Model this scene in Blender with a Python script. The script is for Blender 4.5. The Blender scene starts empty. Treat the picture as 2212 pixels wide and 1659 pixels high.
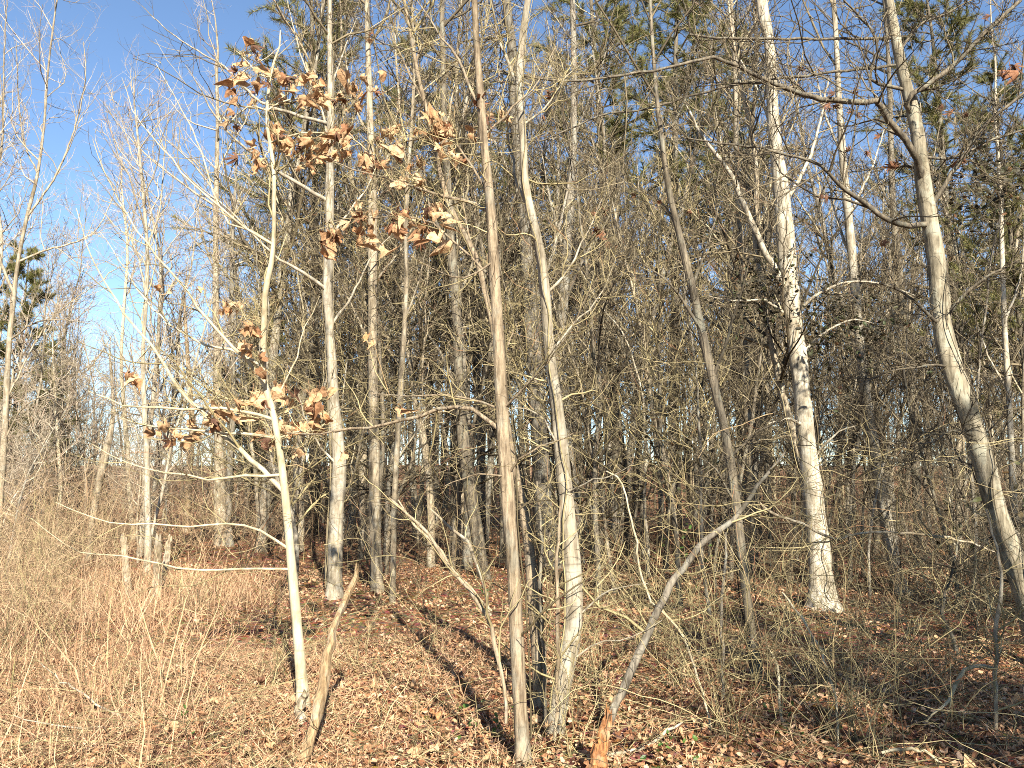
import bpy, math
import numpy as np
from mathutils import Vector, Matrix, Euler

SC = bpy.context.scene
COL = SC.collection
rng = np.random.default_rng(11)

# ------------------------------------------------------------------ camera, sky, sun, exposure
CAM_H, PITCH, FOC = 1.60, math.radians(7.6), 1736.0        # FOC in pixels of a 2212 x 1659 picture
cam_d = bpy.data.cameras.new('camera')
cam_d.sensor_width = 36.0
cam_d.lens = FOC / 2212.0 * 36.0
cam_d.clip_end = 2000.0
cam = bpy.data.objects.new('camera', cam_d)
COL.objects.link(cam)
cam.location = (0, 0, CAM_H)
cam.rotation_euler = (math.radians(90) + PITCH, 0, 0)
SC.camera = cam

SUN_EL, SUN_AZ = math.radians(31), math.radians(166.0)     # azimuth clockwise from +Y: behind the camera, a little to its right
S_DIR = Vector((math.sin(SUN_AZ) * math.cos(SUN_EL), math.cos(SUN_AZ) * math.cos(SUN_EL), math.sin(SUN_EL)))
world = bpy.data.worlds.new('World')
SC.world = world
world.use_nodes = True
nt = world.node_tree
nt.nodes.clear()
sky = nt.nodes.new('ShaderNodeTexSky')
sky.sky_type = 'NISHITA'
sky.sun_disc = False
sky.sun_elevation = SUN_EL
sky.sun_rotation = SUN_AZ
sky.air_density = 1.0
sky.dust_density = 0.0
sky.ozone_density = 3.5
bg = nt.nodes.new('ShaderNodeBackground')
bg.inputs['Strength'].default_value = 0.065
wo = nt.nodes.new('ShaderNodeOutputWorld')
nt.links.new(sky.outputs[0], bg.inputs[0])
nt.links.new(bg.outputs[0], wo.inputs[0])

sun_d = bpy.data.lights.new('sun', 'SUN')
sun_d.energy = 5.0
sun_d.angle = math.radians(0.53)
sun_d.color = (1.0, 0.915, 0.78)
sun = bpy.data.objects.new('sun', sun_d)
COL.objects.link(sun)
sun.rotation_euler = (-S_DIR).to_track_quat('-Z', 'Y').to_euler()

SC.view_settings.view_transform = 'Standard'
SC.view_settings.look = 'None'
SC.view_settings.gamma = 1.0
SC.view_settings.use_curve_mapping = False
SC.view_settings.exposure = 1.75
SC.cycles.use_denoising = False
SC.cycles.max_bounces = 5
SC.cycles.diffuse_bounces = 2
SC.cycles.transmission_bounces = 3
SC.cycles.filter_width = 1.0

# ------------------------------------------------------------------ projection helpers (pixels of the 2212-wide picture -> world)
CP, SP = math.cos(PITCH), math.sin(PITCH)


def ray(fx, fy):
    u, v = (fx - 1106.0) / FOC, (829.5 - fy) / FOC
    return np.array([u, CP - v * SP, SP + v * CP])


def at(fx, fy, Y):
    r = ray(fx, fy)
    return np.array([0, 0, CAM_H]) + r * (Y / r[1])


def depth_scale(fx, fy, Y):                                   # metres per pixel there
    return Y / ray(fx, fy)[1] / FOC


def project(p):
    p = np.asarray(p, float)
    x, y, z = p[..., 0], p[..., 1], p[..., 2] - CAM_H
    f = y * CP + z * SP
    up = -y * SP + z * CP
    return 1106 + x / f * FOC, 829.5 - up / f * FOC


def rise(y):
    t = np.clip((np.asarray(y, float) - 48) / 75, 0, 1)
    return 6.0 * t * t * (3 - 2 * t)


def hgt(x, y):
    x = np.asarray(x, float); y = np.asarray(y, float)
    return (0.05 * np.sin(x * 0.9 + 1.3) * np.cos(y * 0.7 + 0.4) + 0.07 * np.sin(x * 0.31 - 0.7 + 0.2 * y) +
            0.025 * np.sin(2.3 * x + 1.1 * y) + 0.02 * np.sin(-1.9 * x + 2.7 * y + 1.0) - 0.05 + rise(y))


def ground_hit(fx, fy):
    r = ray(fx, fy)
    z = 0.0
    p = None
    for _ in range(12):
        t = (z - CAM_H) / r[2]
        p = np.array([0, 0, CAM_H]) + r * t
        z = 0.5 * z + 0.5 * float(hgt(p[0], p[1]))
    return p


# ------------------------------------------------------------------ mesh helpers
class MB:
    """Collects vertex / face arrays and links them as one mesh object."""
    def __init__(self):
        self.v, self.f4, self.f3, self.n = [], [], [], 0

    def add(self, V, F):
        V = np.asarray(V, float).reshape(-1, 3)
        F = np.asarray(F, np.int64)
        (self.f4 if F.shape[1] == 4 else self.f3).append(F + self.n)
        self.v.append(V)
        self.n += len(V)

    def mesh(self, name, origin=(0, 0, 0), smooth=True):
        me = bpy.data.meshes.new(name)
        V = np.concatenate(self.v) - np.asarray(origin, float)
        f4 = np.concatenate(self.f4) if self.f4 else np.zeros((0, 4), np.int64)
        f3 = np.concatenate(self.f3) if self.f3 else np.zeros((0, 3), np.int64)
        me.vertices.add(len(V))
        me.vertices.foreach_set('co', V.astype(np.float32).ravel())
        nl = f4.size + f3.size
        me.loops.add(nl)
        me.loops.foreach_set('vertex_index', np.concatenate([f4.ravel(), f3.ravel()]).astype(np.int32))
        npoly = len(f4) + len(f3)
        me.polygons.add(npoly)
        starts = np.concatenate([np.arange(len(f4)) * 4, f4.size + np.arange(len(f3)) * 3]).astype(np.int32)
        me.polygons.foreach_set('loop_start', starts)
        me.polygons.foreach_set('use_smooth', np.full(npoly, smooth))
        me.update(calc_edges=True)
        return me


def nrm(a):
    return a / np.maximum(np.linalg.norm(a, axis=-1, keepdims=True), 1e-9)


def tubes(mb, P, R, sides=3):
    """P (M,N,3) centre lines, R (M,N) radii: M tubes of one size class."""
    P = np.asarray(P, float); R = np.asarray(R, float)
    if P.ndim == 2:
        P = P[None]; R = R[None]
    M, N = P.shape[:2]
    if M == 0:
        return
    T = np.gradient(P, axis=1)
    T = nrm(T)
    mean = nrm(T.mean(axis=1))
    ref = np.where(np.abs(mean[:, 2:3]) > 0.75, np.array([[1.0, 0.13, 0.0]]), np.array([[0.1, 0.05, 1.0]]))
    ref = np.repeat(ref[:, None, :], N, axis=1)
    A = nrm(np.cross(T, ref))
    B = np.cross(T, A)
    ang = np.arange(sides) / sides * 2 * np.pi
    V = P[:, :, None, :] + R[:, :, None, None] * (np.cos(ang)[None, None, :, None] * A[:, :, None, :] + np.sin(ang)[None, None, :, None] * B[:, :, None, :])
    idx = np.arange(M * N * sides).reshape(M, N, sides)
    a = idx[:, :-1]; b = idx[:, 1:]
    F = np.stack([a, np.roll(a, -1, axis=2), np.roll(b, -1, axis=2), b], axis=-1).reshape(-1, 4)
    mb.add(V, F)


def grow(st, d, L, r0, n, wig=0.15, up=0.05, tip=0.25):
    """Random-walk centre lines for M shoots at once."""
    M = len(st)
    P = np.empty((M, n, 3)); P[:, 0] = st
    d = nrm(d)
    L = np.broadcast_to(L, (M,)); r0 = np.broadcast_to(r0, (M,))
    up = np.broadcast_to(up, (M,))
    for i in range(1, n):
        d = d + wig * rng.normal(size=(M, 3))
        d[:, 2] += up
        d = nrm(d)
        P[:, i] = P[:, i - 1] + d * (L / (n - 1))[:, None]
    R = r0[:, None] * np.linspace(1, tip, n)[None, :]
    return P, R


def spawn(P, R, k, t0=0.2, t1=1.0, a0=25, a1=60, keep=1.0):
    """k children along each of M parents: starts, directions, parent radius there, t, parent length."""
    M, N = P.shape[:2]
    t = t0 + (t1 - t0) * (np.arange(k)[None, :] + rng.random((M, k))) / k
    f = t * (N - 1)
    i = np.minimum(f.astype(int), N - 2)
    w = (f - i)[..., None]
    m = np.arange(M)[:, None]
    st = P[m, i] * (1 - w) + P[m, i + 1] * w
    tan = nrm(P[m, i + 1] - P[m, i])
    r = R[m, i] * (1 - w[..., 0]) + R[m, i + 1] * w[..., 0]
    rnd = rng.normal(size=(M, k, 3))
    perp = nrm(rnd - (rnd * tan).sum(-1, keepdims=True) * tan)
    a = np.radians(rng.uniform(a0, a1, (M, k)))[..., None]
    d = np.cos(a) * tan + np.sin(a) * perp
    plen = np.linalg.norm(np.diff(P, axis=1), axis=-1).sum(1)[:, None] * np.ones((1, k))
    sel = rng.random((M, k)) < keep
    return st[sel], d[sel], r[sel], t[sel], plen[sel]


def crm(pts, n):
    """Catmull-Rom resample of K x D points to n points, even in chord length."""
    p = np.asarray(pts, float)
    if len(p) < 3:
        s = np.linspace(0, 1, n)[:, None]
        return p[0] * (1 - s) + p[-1] * s
    c = np.concatenate([[0], np.cumsum(np.linalg.norm(np.diff(p[:, :3], axis=0), axis=1))])
    s = np.linspace(0, c[-1], n)
    q = np.vstack([2 * p[0] - p[1], p, 2 * p[-1] - p[-2]])
    i = np.clip(np.searchsorted(c, s, side='right') - 1, 0, len(p) - 2)
    t = ((s - c[i]) / np.maximum(c[i + 1] - c[i], 1e-9))[:, None]
    a, b, d, e = q[i], q[i + 1], q[i + 2], q[i + 3]
    return 0.5 * (2 * b + (d - a) * t + (2 * a - 5 * b + 4 * d - e) * t ** 2 + (3 * b - a - 3 * d + e) * t ** 3)


def link(name, me, mat, parent=None, loc=None):
    o = bpy.data.objects.new(name, me)
    COL.objects.link(o)
    if mat is not None and me is not None and len(me.materials) == 0:
        me.materials.append(mat)
    if parent is not None:
        o.parent = parent
    if loc is not None:
        o.location = loc
    return o


def tag(o, label=None, cat=None, group=None, kind=None):
    if label: o['label'] = label
    if cat: o['category'] = cat
    if group: o['group'] = group
    if kind: o['kind'] = kind
    return o


def empty(name, loc):
    o = bpy.data.objects.new(name, None)
    o.empty_display_size = 0.2
    COL.objects.link(o)
    o.location = loc
    return o


# ------------------------------------------------------------------ materials
def new_mat(name):
    m = bpy.data.materials.new(name)
    m.use_nodes = True
    n = m.node_tree
    n.nodes.clear()
    out = n.nodes.new('ShaderNodeOutputMaterial')
    b = n.nodes.new('ShaderNodeBsdfPrincipled')
    n.links.new(b.outputs[0], out.inputs[0])
    return m, n, b, out


def node(n, t, **kw):
    x = n.nodes.new(t)
    for k, v in kw.items():
        if k in x.inputs:
            x.inputs[k].default_value = v
        else:
            setattr(x, k, v)
    return x


def mixc(n, fac, a, b, mode='MIX'):
    x = n.nodes.new('ShaderNodeMix')
    x.data_type = 'RGBA'
    x.blend_type = mode
    for k, v in ((0, fac), (6, a), (7, b)):
        if hasattr(v, 'links'):
            n.links.new(v, x.inputs[k])
        elif isinstance(v, (int, float)):
            x.inputs[k].default_value = v
        else:
            x.inputs[k].default_value = (*v, 1)
    return x.outputs[2]


def ramp(n, src, stops):
    r = n.nodes.new('ShaderNodeValToRGB')
    e = r.color_ramp.elements
    while len(e) < len(stops):
        e.new(0.5)
    for el, (p, c) in zip(e, stops):
        el.position = p
        el.color = (*c, 1) if len(c) == 3 else c
    n.links.new(src, r.inputs[0])
    return r.outputs[0]


def bark(name, light, dark, patch=(0.45, 0.46, 0.38), patch_amt=0.35, vscale=1.0, furrow=0.5, rings=0.3, spec=0.25, var=(0.55, 0.9)):
    m, n, b, out = new_mat(name)
    tc = node(n, 'ShaderNodeTexCoord')
    oi = node(n, 'ShaderNodeObjectInfo')
    add = node(n, 'ShaderNodeVectorMath', operation='ADD')
    n.links.new(tc.outputs['Object'], add.inputs[0])
    sc_ = node(n, 'ShaderNodeVectorMath', operation='SCALE')
    n.links.new(oi.outputs['Location'], sc_.inputs[0]); sc_.inputs['Scale'].default_value = 3.7
    n.links.new(sc_.outputs[0], add.inputs[1])

    def mapped(s):
        mp = node(n, 'ShaderNodeMapping')
        mp.inputs['Scale'].default_value = s
        n.links.new(add.outputs[0], mp.inputs[0])
        return mp.outputs[0]
    f = node(n, 'ShaderNodeTexNoise', Scale=22.0 * vscale, Detail=6.0, Roughness=0.65)
    n.links.new(mapped((1.6, 1.6, 0.22)), f.inputs[0])
    g = node(n, 'ShaderNodeTexNoise', Scale=9.0, Detail=4.0, Roughness=0.6)
    n.links.new(mapped((1, 1, 0.6)), g.inputs[0])
    h = node(n, 'ShaderNodeTexNoise', Scale=14.0, Detail=3.0, Roughness=0.5)
    n.links.new(mapped((0.35, 0.35, 2.6)), h.inputs[0])
    base = mixc(n, ramp(n, f.outputs[0], [(0.36, (0, 0, 0)), (0.60, (1, 1, 1))]), dark, light)
    pm = ramp(n, g.outputs[0], [(0.52, (0, 0, 0)), (0.62, (1, 1, 1))])
    mul = node(n, 'ShaderNodeMath', operation='MULTIPLY'); mul.inputs[1].default_value = patch_amt
    n.links.new(pm, mul.inputs[0])
    base = mixc(n, mul.outputs[0], base, patch)
    rm = ramp(n, h.outputs[0], [(0.62, (0, 0, 0)), (0.72, (1, 1, 1))])
    mul2 = node(n, 'ShaderNodeMath', operation='MULTIPLY'); mul2.inputs[1].default_value = rings
    n.links.new(rm, mul2.inputs[0])
    base = mixc(n, mul2.outputs[0], base, tuple(0.5 * c for c in dark))
    big = node(n, 'ShaderNodeTexNoise', Scale=3.2, Detail=5.0, Roughness=0.7)
    n.links.new(mapped((1.5, 1.5, 0.8)), big.inputs[0])
    base = mixc(n, 1.0, base, ramp(n, big.outputs[0], [(0.33, (0.52, 0.50, 0.45)), (0.52, (1, 1, 1)), (0.72, (1.12, 1.11, 1.06))]), 'MULTIPLY')
    # tree-to-tree variation
    hv = node(n, 'ShaderNodeHueSaturation')
    mr = node(n, 'ShaderNodeMapRange'); mr.inputs[3].default_value = var[0]; mr.inputs[4].default_value = var[1]
    n.links.new(oi.outputs['Random'], mr.inputs[0])
    n.links.new(mr.outputs[0], hv.inputs['Value'])
    n.links.new(base, hv.inputs['Color'])
    n.links.new(hv.outputs[0], b.inputs['Base Color'])
    b.inputs['Roughness'].default_value = 0.85
    b.inputs['Specular IOR Level'].default_value = spec
    bp = node(n, 'ShaderNodeBump', Strength=furrow, Distance=0.02)
    n.links.new(f.outputs[0], bp.inputs['Height'])
    n.links.new(bp.outputs[0], b.inputs['Normal'])
    return m


def island_mat(name, stops, rough=0.8, trans=0.0, noise=0.35, nscale=18.0, value=1.0):
    """Colour picked at random per loose piece, mottled, a little light let through."""
    m, n, b, out = new_mat(name)
    geo = node(n, 'ShaderNodeNewGeometry')
    col = ramp(n, geo.outputs['Random Per Island'], stops)
    tc = node(n, 'ShaderNodeTexCoord')
    ns = node(n, 'ShaderNodeTexNoise', Scale=nscale, Detail=3.0)
    n.links.new(tc.outputs['Object'], ns.inputs[0])
    k = ramp(n, ns.outputs[0], [(0.3, (1 - noise,) * 3), (0.7, (1 + noise * 0.3,) * 3)])
    col = mixc(n, 1.0, col, k, 'MULTIPLY')
    n.links.new(col, b.inputs['Base Color'])
    b.inputs['Roughness'].default_value = rough
    b.inputs['Specular IOR Level'].default_value = 0.25
    if trans > 0:
        tr = node(n, 'ShaderNodeBsdfTranslucent')
        n.links.new(col, tr.inputs[0])
        mx = node(n, 'ShaderNodeMixShader')
        mx.inputs[0].default_value = trans
        n.links.new(b.outputs[0], mx.inputs[1]); n.links.new(tr.outputs[0], mx.inputs[2])
        n.links.new(mx.outputs[0], out.inputs[0])
    return m


def object_mat(name, stops, rough=0.75, trans=0.25):
    """Colour picked at random per object: the single dead leaves."""
    m, n, b, out = new_mat(name)
    oi = node(n, 'ShaderNodeObjectInfo')
    col = ramp(n, oi.outputs['Random'], stops)
    tc = node(n, 'ShaderNodeTexCoord')
    ns = node(n, 'ShaderNodeTexNoise', Scale=5.0, Detail=5.0, Roughness=0.65)
    n.links.new(tc.outputs['Object'], ns.inputs[0])
    k = ramp(n, ns.outputs[0], [(0.32, (0.5, 0.44, 0.38)), (0.55, (1, 1, 1)), (0.75, (1.12, 1.08, 1.0))])
    col = mixc(n, 1.0, col, k, 'MULTIPLY')
    n.links.new(col, b.inputs['Base Color'])
    b.inputs['Roughness'].default_value = rough
    b.inputs['Specular IOR Level'].default_value = 0.3
    tr = node(n, 'ShaderNodeBsdfTranslucent')
    n.links.new(col, tr.inputs[0])
    mx = node(n, 'ShaderNodeMixShader'); mx.inputs[0].default_value = trans
    n.links.new(b.outputs[0], mx.inputs[1]); n.links.new(tr.outputs[0], mx.inputs[2])
    n.links.new(mx.outputs[0], out.inputs[0])
    bp = node(n, 'ShaderNodeBump', Strength=0.35, Distance=0.01)
    wv = node(n, 'ShaderNodeTexNoise', Scale=16.0, Detail=2.0)
    n.links.new(tc.outputs['Object'], wv.inputs[0])
    n.links.new(wv.outputs[0], bp.inputs['Height']); n.links.new(bp.outputs[0], b.inputs['Normal'])
    return m


M = {}
M['white_bark'] = bark('white_bark', (0.51, 0.455, 0.345), (0.27, 0.225, 0.155), (0.58, 0.555, 0.46), 0.6, 0.7, 0.45, 0.45, var=(0.5, 0.82))
M['mottled_bark'] = bark('mottled_bark', (0.47, 0.415, 0.31), (0.20, 0.165, 0.115), (0.56, 0.54, 0.44), 0.5, 0.8, 0.6, 0.45, var=(0.60, 0.64))
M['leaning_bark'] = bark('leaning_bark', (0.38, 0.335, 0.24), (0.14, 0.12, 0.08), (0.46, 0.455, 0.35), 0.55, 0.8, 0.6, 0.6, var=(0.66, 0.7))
M['beech_bark'] = bark('beech_bark', (0.52, 0.465, 0.355), (0.22, 0.185, 0.13), (0.61, 0.58, 0.48), 0.6, 0.7, 0.5, 0.35, var=(0.76, 0.8))
M['pale_bark'] = bark('pale_bark', (0.41, 0.345, 0.24), (0.17, 0.135, 0.09), (0.46, 0.445, 0.36), 0.5, 0.8, 0.55, 0.55)
M['smooth_bark'] = bark('smooth_bark', (0.49, 0.43, 0.29), (0.34, 0.285, 0.18), (0.50, 0.48, 0.38), 0.4, 0.7, 0.12, 0.35, var=(0.8, 0.9))
M['oak_bark'] = bark('oak_bark', (0.47, 0.375, 0.25), (0.17, 0.125, 0.08), (0.42, 0.42, 0.34), 0.4, 1.1, 1.0, 0.4, var=(0.58, 0.62))
M['grey_bark'] = bark('grey_bark', (0.30, 0.265, 0.205), (0.10, 0.085, 0.065), (0.38, 0.39, 0.33), 0.45, 0.9, 0.7, 0.45)
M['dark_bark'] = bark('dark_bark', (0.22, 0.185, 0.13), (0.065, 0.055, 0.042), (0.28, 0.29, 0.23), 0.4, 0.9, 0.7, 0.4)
M['dead_wood'] = bark('dead_wood', (0.50, 0.41, 0.28), (0.24, 0.18, 0.11), (0.58, 0.53, 0.44), 0.4, 1.3, 0.8, 0.5)
M['log_wood'] = bark('log_wood', (0.50, 0.36, 0.20), (0.26, 0.17, 0.09), (0.56, 0.50, 0.40), 0.5, 1.3, 0.9, 0.4)
M['rotten_wood'] = bark('rotten_wood', (0.44, 0.20, 0.075), (0.13, 0.055, 0.025), (0.40, 0.30, 0.19), 0.6, 1.8, 1.0, 0.6, var=(0.85, 0.9))
M['twig'] = island_mat('twig', [(0.0, (0.035, 0.028, 0.018)), (0.4, (0.095, 0.075, 0.045)), (0.7, (0.21, 0.17, 0.10)), (0.92, (0.36, 0.31, 0.20)), (1.0, (0.18, 0.10, 0.06))], 0.8, 0, 0.3, 3.0)
M['red_twig'] = island_mat('red_twig', [(0.0, (0.14, 0.11, 0.075)), (0.4, (0.30, 0.25, 0.175)), (0.85, (0.42, 0.36, 0.27)), (1.0, (0.32, 0.20, 0.155))], 0.8, 0, 0.25, 3.0)
M['olive_twig'] = island_mat('olive_twig', [(0.0, (0.07, 0.055, 0.03)), (0.35, (0.17, 0.14, 0.07)), (0.75, (0.33, 0.275, 0.14)), (0.93, (0.42, 0.35, 0.19)), (1.0, (0.24, 0.10, 0.05))], 0.75, 0, 0.3, 3.0)
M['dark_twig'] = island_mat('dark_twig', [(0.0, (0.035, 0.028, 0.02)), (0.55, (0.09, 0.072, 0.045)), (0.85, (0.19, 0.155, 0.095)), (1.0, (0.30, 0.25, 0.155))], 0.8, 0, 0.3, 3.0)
M['brush'] = island_mat('brush', [(0.0, (0.028, 0.02, 0.012)), (0.45, (0.08, 0.056, 0.032)), (0.75, (0.19, 0.145, 0.08)), (0.93, (0.33, 0.27, 0.16)), (1.0, (0.22, 0.08, 0.04))], 0.85, 0, 0.3, 3.0)
M['blond_brush'] = island_mat('blond_brush', [(0.0, (0.12, 0.08, 0.05)), (0.35, (0.28, 0.19, 0.11)), (0.85, (0.44, 0.325, 0.20)), (1.0, (0.28, 0.25, 0.11))], 0.85, 0, 0.3, 3.0)
M['needles'] = island_mat('needles', [(0.0, (0.07, 0.08, 0.024)), (0.6, (0.14, 0.14, 0.045)), (1.0, (0.25, 0.215, 0.08))], 0.6, 0.2, 0.2, 3.0)
M['dead_leaf'] = object_mat('dead_leaf', [(0.0, (0.22, 0.105, 0.05)), (0.25, (0.44, 0.275, 0.145)), (0.75, (0.57, 0.405, 0.24)), (1.0, (0.46, 0.23, 0.10))])
M['brown_leaf'] = object_mat('brown_leaf', [(0.0, (0.10, 0.05, 0.03)), (0.5, (0.18, 0.09, 0.05)), (1.0, (0.26, 0.12, 0.06))], 0.75, 0.2)
M['litter'] = island_mat('litter', [(0.0, (0.05, 0.025, 0.014)), (0.2, (0.19, 0.085, 0.04)), (0.45, (0.37, 0.19, 0.095)), (0.75, (0.52, 0.305, 0.165)), (0.95, (0.62, 0.43, 0.28)), (1.0, (0.38, 0.14, 0.06))], 0.7, 0.15, 0.35, 20.0)
M['grass'] = island_mat('grass', [(0.0, (0.14, 0.075, 0.04)), (0.35, (0.40, 0.245, 0.14)), (0.8, (0.61, 0.425, 0.27)), (0.97, (0.44, 0.36, 0.18)), (1.0, (0.14, 0.19, 0.05))], 0.75, 0.25, 0.2, 6.0)
M['shaded_vine_leaf'] = island_mat('shaded_vine_leaf', [(0.0, (0.015, 0.014, 0.007)), (0.6, (0.04, 0.034, 0.018)), (0.85, (0.035, 0.05, 0.016)), (1.0, (0.15, 0.075, 0.035))], 0.6, 0.12, 0.2, 9.0)  # leaf colours darkened to stand in for shade inside the clumps
M['green_leaf'] = island_mat('green_leaf', [(0.0, (0.03, 0.07, 0.015)), (1.0, (0.09, 0.16, 0.035))], 0.45, 0.15, 0.2, 9.0)

gm, gn, gb, gout = new_mat('forest_soil')
tc = node(gn, 'ShaderNodeTexCoord')
n1 = node(gn, 'ShaderNodeTexNoise', Scale=9.0, Detail=10.0, Roughness=0.75)
gn.links.new(tc.outputs['Object'], n1.inputs[0])
vo = node(gn, 'ShaderNodeTexVoronoi', Scale=16.0)
gn.links.new(tc.outputs['Object'], vo.inputs[0])
c1 = ramp(gn, n1.outputs[0], [(0.3, (0.05, 0.026, 0.014)), (0.5, (0.17, 0.09, 0.047)), (0.7, (0.32, 0.19, 0.105))])
c2 = mixc(gn, 0.45, c1, mixc(gn, 1.0, c1, vo.outputs['Color'], 'OVERLAY'))
gn.links.new(c2, gb.inputs['Base Color'])
gb.inputs['Roughness'].default_value = 0.95
gb.inputs['Specular IOR Level'].default_value = 0.1
bp = node(gn, 'ShaderNodeBump', Strength=0.9, Distance=0.05)
gn.links.new(n1.outputs[0], bp.inputs['Height'])
gn.links.new(bp.outputs[0], gb.inputs['Normal'])
M['soil'] = gm

# ------------------------------------------------------------------ ground
def make_ground():
    def axis(lim0, lim1, fine0, fine1, step):
        f = np.arange(fine0, fine1 + 1e-6, step)
        lo = fine0 - np.geomspace(0.5, fine0 - lim0, 14)[::-1]
        hi = fine1 + np.geomspace(0.5, lim1 - fine1, 14)
        return np.concatenate([lo, f, hi])
    xs = axis(-900, 900, -20, 20, 0.36)
    ys = axis(-500, 1200, -6, 30, 0.36)
    X, Y = np.meshgrid(xs, ys)
    far = np.clip((np.hypot(X, Y) - 60) / 200, 0, 1)
    Z = (hgt(X, Y) - rise(Y)) * (1 - far) + rise(Y)
    mb = MB()
    idx = np.arange(X.size).reshape(X.shape)
    F = np.stack([idx[:-1, :-1], idx[:-1, 1:], idx[1:, 1:], idx[1:, :-1]], -1).reshape(-1, 4)
    mb.add(np.stack([X, Y, Z], -1), F)
    g = link('ground', mb.mesh('ground'), M['soil'])
    tag(g, 'brown leaf-strewn woodland floor', None, None, 'structure')
    return g


ground = make_ground()

# ------------------------------------------------------------------ leaf meshes
def lobed_leaf(seed, lobes=5, depth=0.45, fold=0.5, curl=0.5):
    """Broad lobed dead leaf, petiole at the origin, blade hanging down -Z, 1 unit long, crumpled."""
    r = np.random.default_rng(seed)
    n = lobes * 4 + 1
    th = np.linspace(-2.55, 2.55, n)
    k = np.arange(n) % 4
    rad = np.where(k == 2, 1.0, np.where(k == 0, 1.0 - depth, 1.0 - depth * 0.45))
    rad = rad * (0.62 + 0.38 * np.cos(th / 2.0) ** 2) * r.uniform(0.88, 1.1, n)
    c = np.array([0, 0, -0.42])
    ring = np.stack([0.5 * rad * np.sin(th), np.zeros(n), -0.42 - 0.55 * rad * np.cos(th)], -1)
    mid = c + (ring - c) * 0.55
    V = np.vstack([c, mid, ring])
    x, z = V[:, 0], V[:, 2]
    a, b_, p1, p2 = r.uniform(-curl, curl), r.uniform(0.5, 1) * fold, r.uniform(0, 6), r.uniform(0, 6)
    V[:, 1] = b_ * np.abs(x) * 1.1 + a * (z + 0.42) ** 2 * 1.5 + 0.13 * np.sin(9 * x + p1 + 3 * z) + 0.12 * np.sin(8 * z + p2) + r.normal(0, 0.03, len(V))
    V[:, 0] *= 1 - 0.35 * b_
    F = []
    for i in range(n - 1):
        F.append((0, 1 + i, 2 + i))
    mb = MB()
    mb.add(V, np.array(F))
    q = np.array([(1 + i, 1 + n + i, 2 + n + i, 2 + i) for i in range(n - 1)])
    mb.f4.append(q)
    # leaf stalk
    st = np.array([(0, 0.0, 0.14), (0.01, 0.01, 0.0), (0, 0.0, -0.2), (0, 0.01, -0.42)])
    tubes(mb, st, np.array([0.012, 0.012, 0.010, 0.006]), 3)
    return mb


LEAF_L = [lobed_leaf(100 + i, 5, 0.33, 1.15, 1.6).mesh('broad_leaf') for i in range(9)]
LEAF_O = [lobed_leaf(200 + i, 7, 0.62, 0.8, 0.6).mesh('oak_leaf') for i in range(5)]
for me in LEAF_L: me.materials.append(M['dead_leaf'])
for me in LEAF_O: me.materials.append(M['brown_leaf'])


# ------------------------------------------------------------------ traced trees
HEROES = []          # (short name, base point, trunk points)


def solid_trunk(P, R, sides=12, lump=0.05, seed=0):
    r = np.random.default_rng(seed)
    mb = MB()
    N = len(P)
    T = nrm(np.gradient(P, axis=0))
    A = nrm(np.cross(T, np.repeat([[0.05, 1.0, 0.02]], N, 0)))
    B = np.cross(T, A)
    ang = np.arange(sides) / sides * 2 * np.pi
    s = np.concatenate([[0], np.cumsum(np.linalg.norm(np.diff(P, axis=0), axis=1))])
    ph = r.uniform(0, 6.28, (4, 2))
    lob = (1 + lump * np.sin(2 * ang[None] + ph[0, 0] + s[:, None] * 1.3) + 0.6 * lump * np.sin(3 * ang[None] + ph[1, 0] - s[:, None] * 2.1)
           + 0.5 * lump * np.sin(s[:, None] * 7 + ph[2, 0]) + r.normal(0, lump * 0.3, (N, sides)))
    V = P[:, None] + (R[:, None] * lob)[..., None] * (np.cos(ang)[None, :, None] * A[:, None] + np.sin(ang)[None, :, None] * B[:, None])
    idx = np.arange(N * sides).reshape(N, sides)
    a, b = idx[:-1], idx[1:]
    mb.add(V, np.stack([a, np.roll(a, -1, 1), np.roll(b, -1, 1), b], -1).reshape(-1, 4))
    # closed ends
    for ring, c in ((idx[0][::-1], P[0]), (idx[-1], P[-1] + T[-1] * R[-1] * 0.4)):
        off = mb.n
        mb.v.append(np.array([c])); mb.n += 1
        mb.f3.append(np.stack([ring, np.roll(ring, -1), np.full(sides, off)], -1))
    return mb


def traced(pts, Y0, lean=0.0, dy=None):
    """pts [(fx, fy, width px)] -> world points and radii; depth Y0 + lean per metre of height, or Y0 -> Y0+dy along the path."""
    out, rad = [], []
    K = len(pts)
    for i, (fx, fy, w) in enumerate(pts):
        Y = Y0 if dy is None else Y0 + dy * i / (K - 1)
        if lean:
            z = at(fx, fy, Y)[2]
            Y = Y0 + lean * max(z, 0)
        out.append(at(fx, fy, Y)); rad.append(max(w, 0.8) * 0.5 * depth_scale(fx, fy, Y))
    return np.array(out), np.array(rad)


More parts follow.
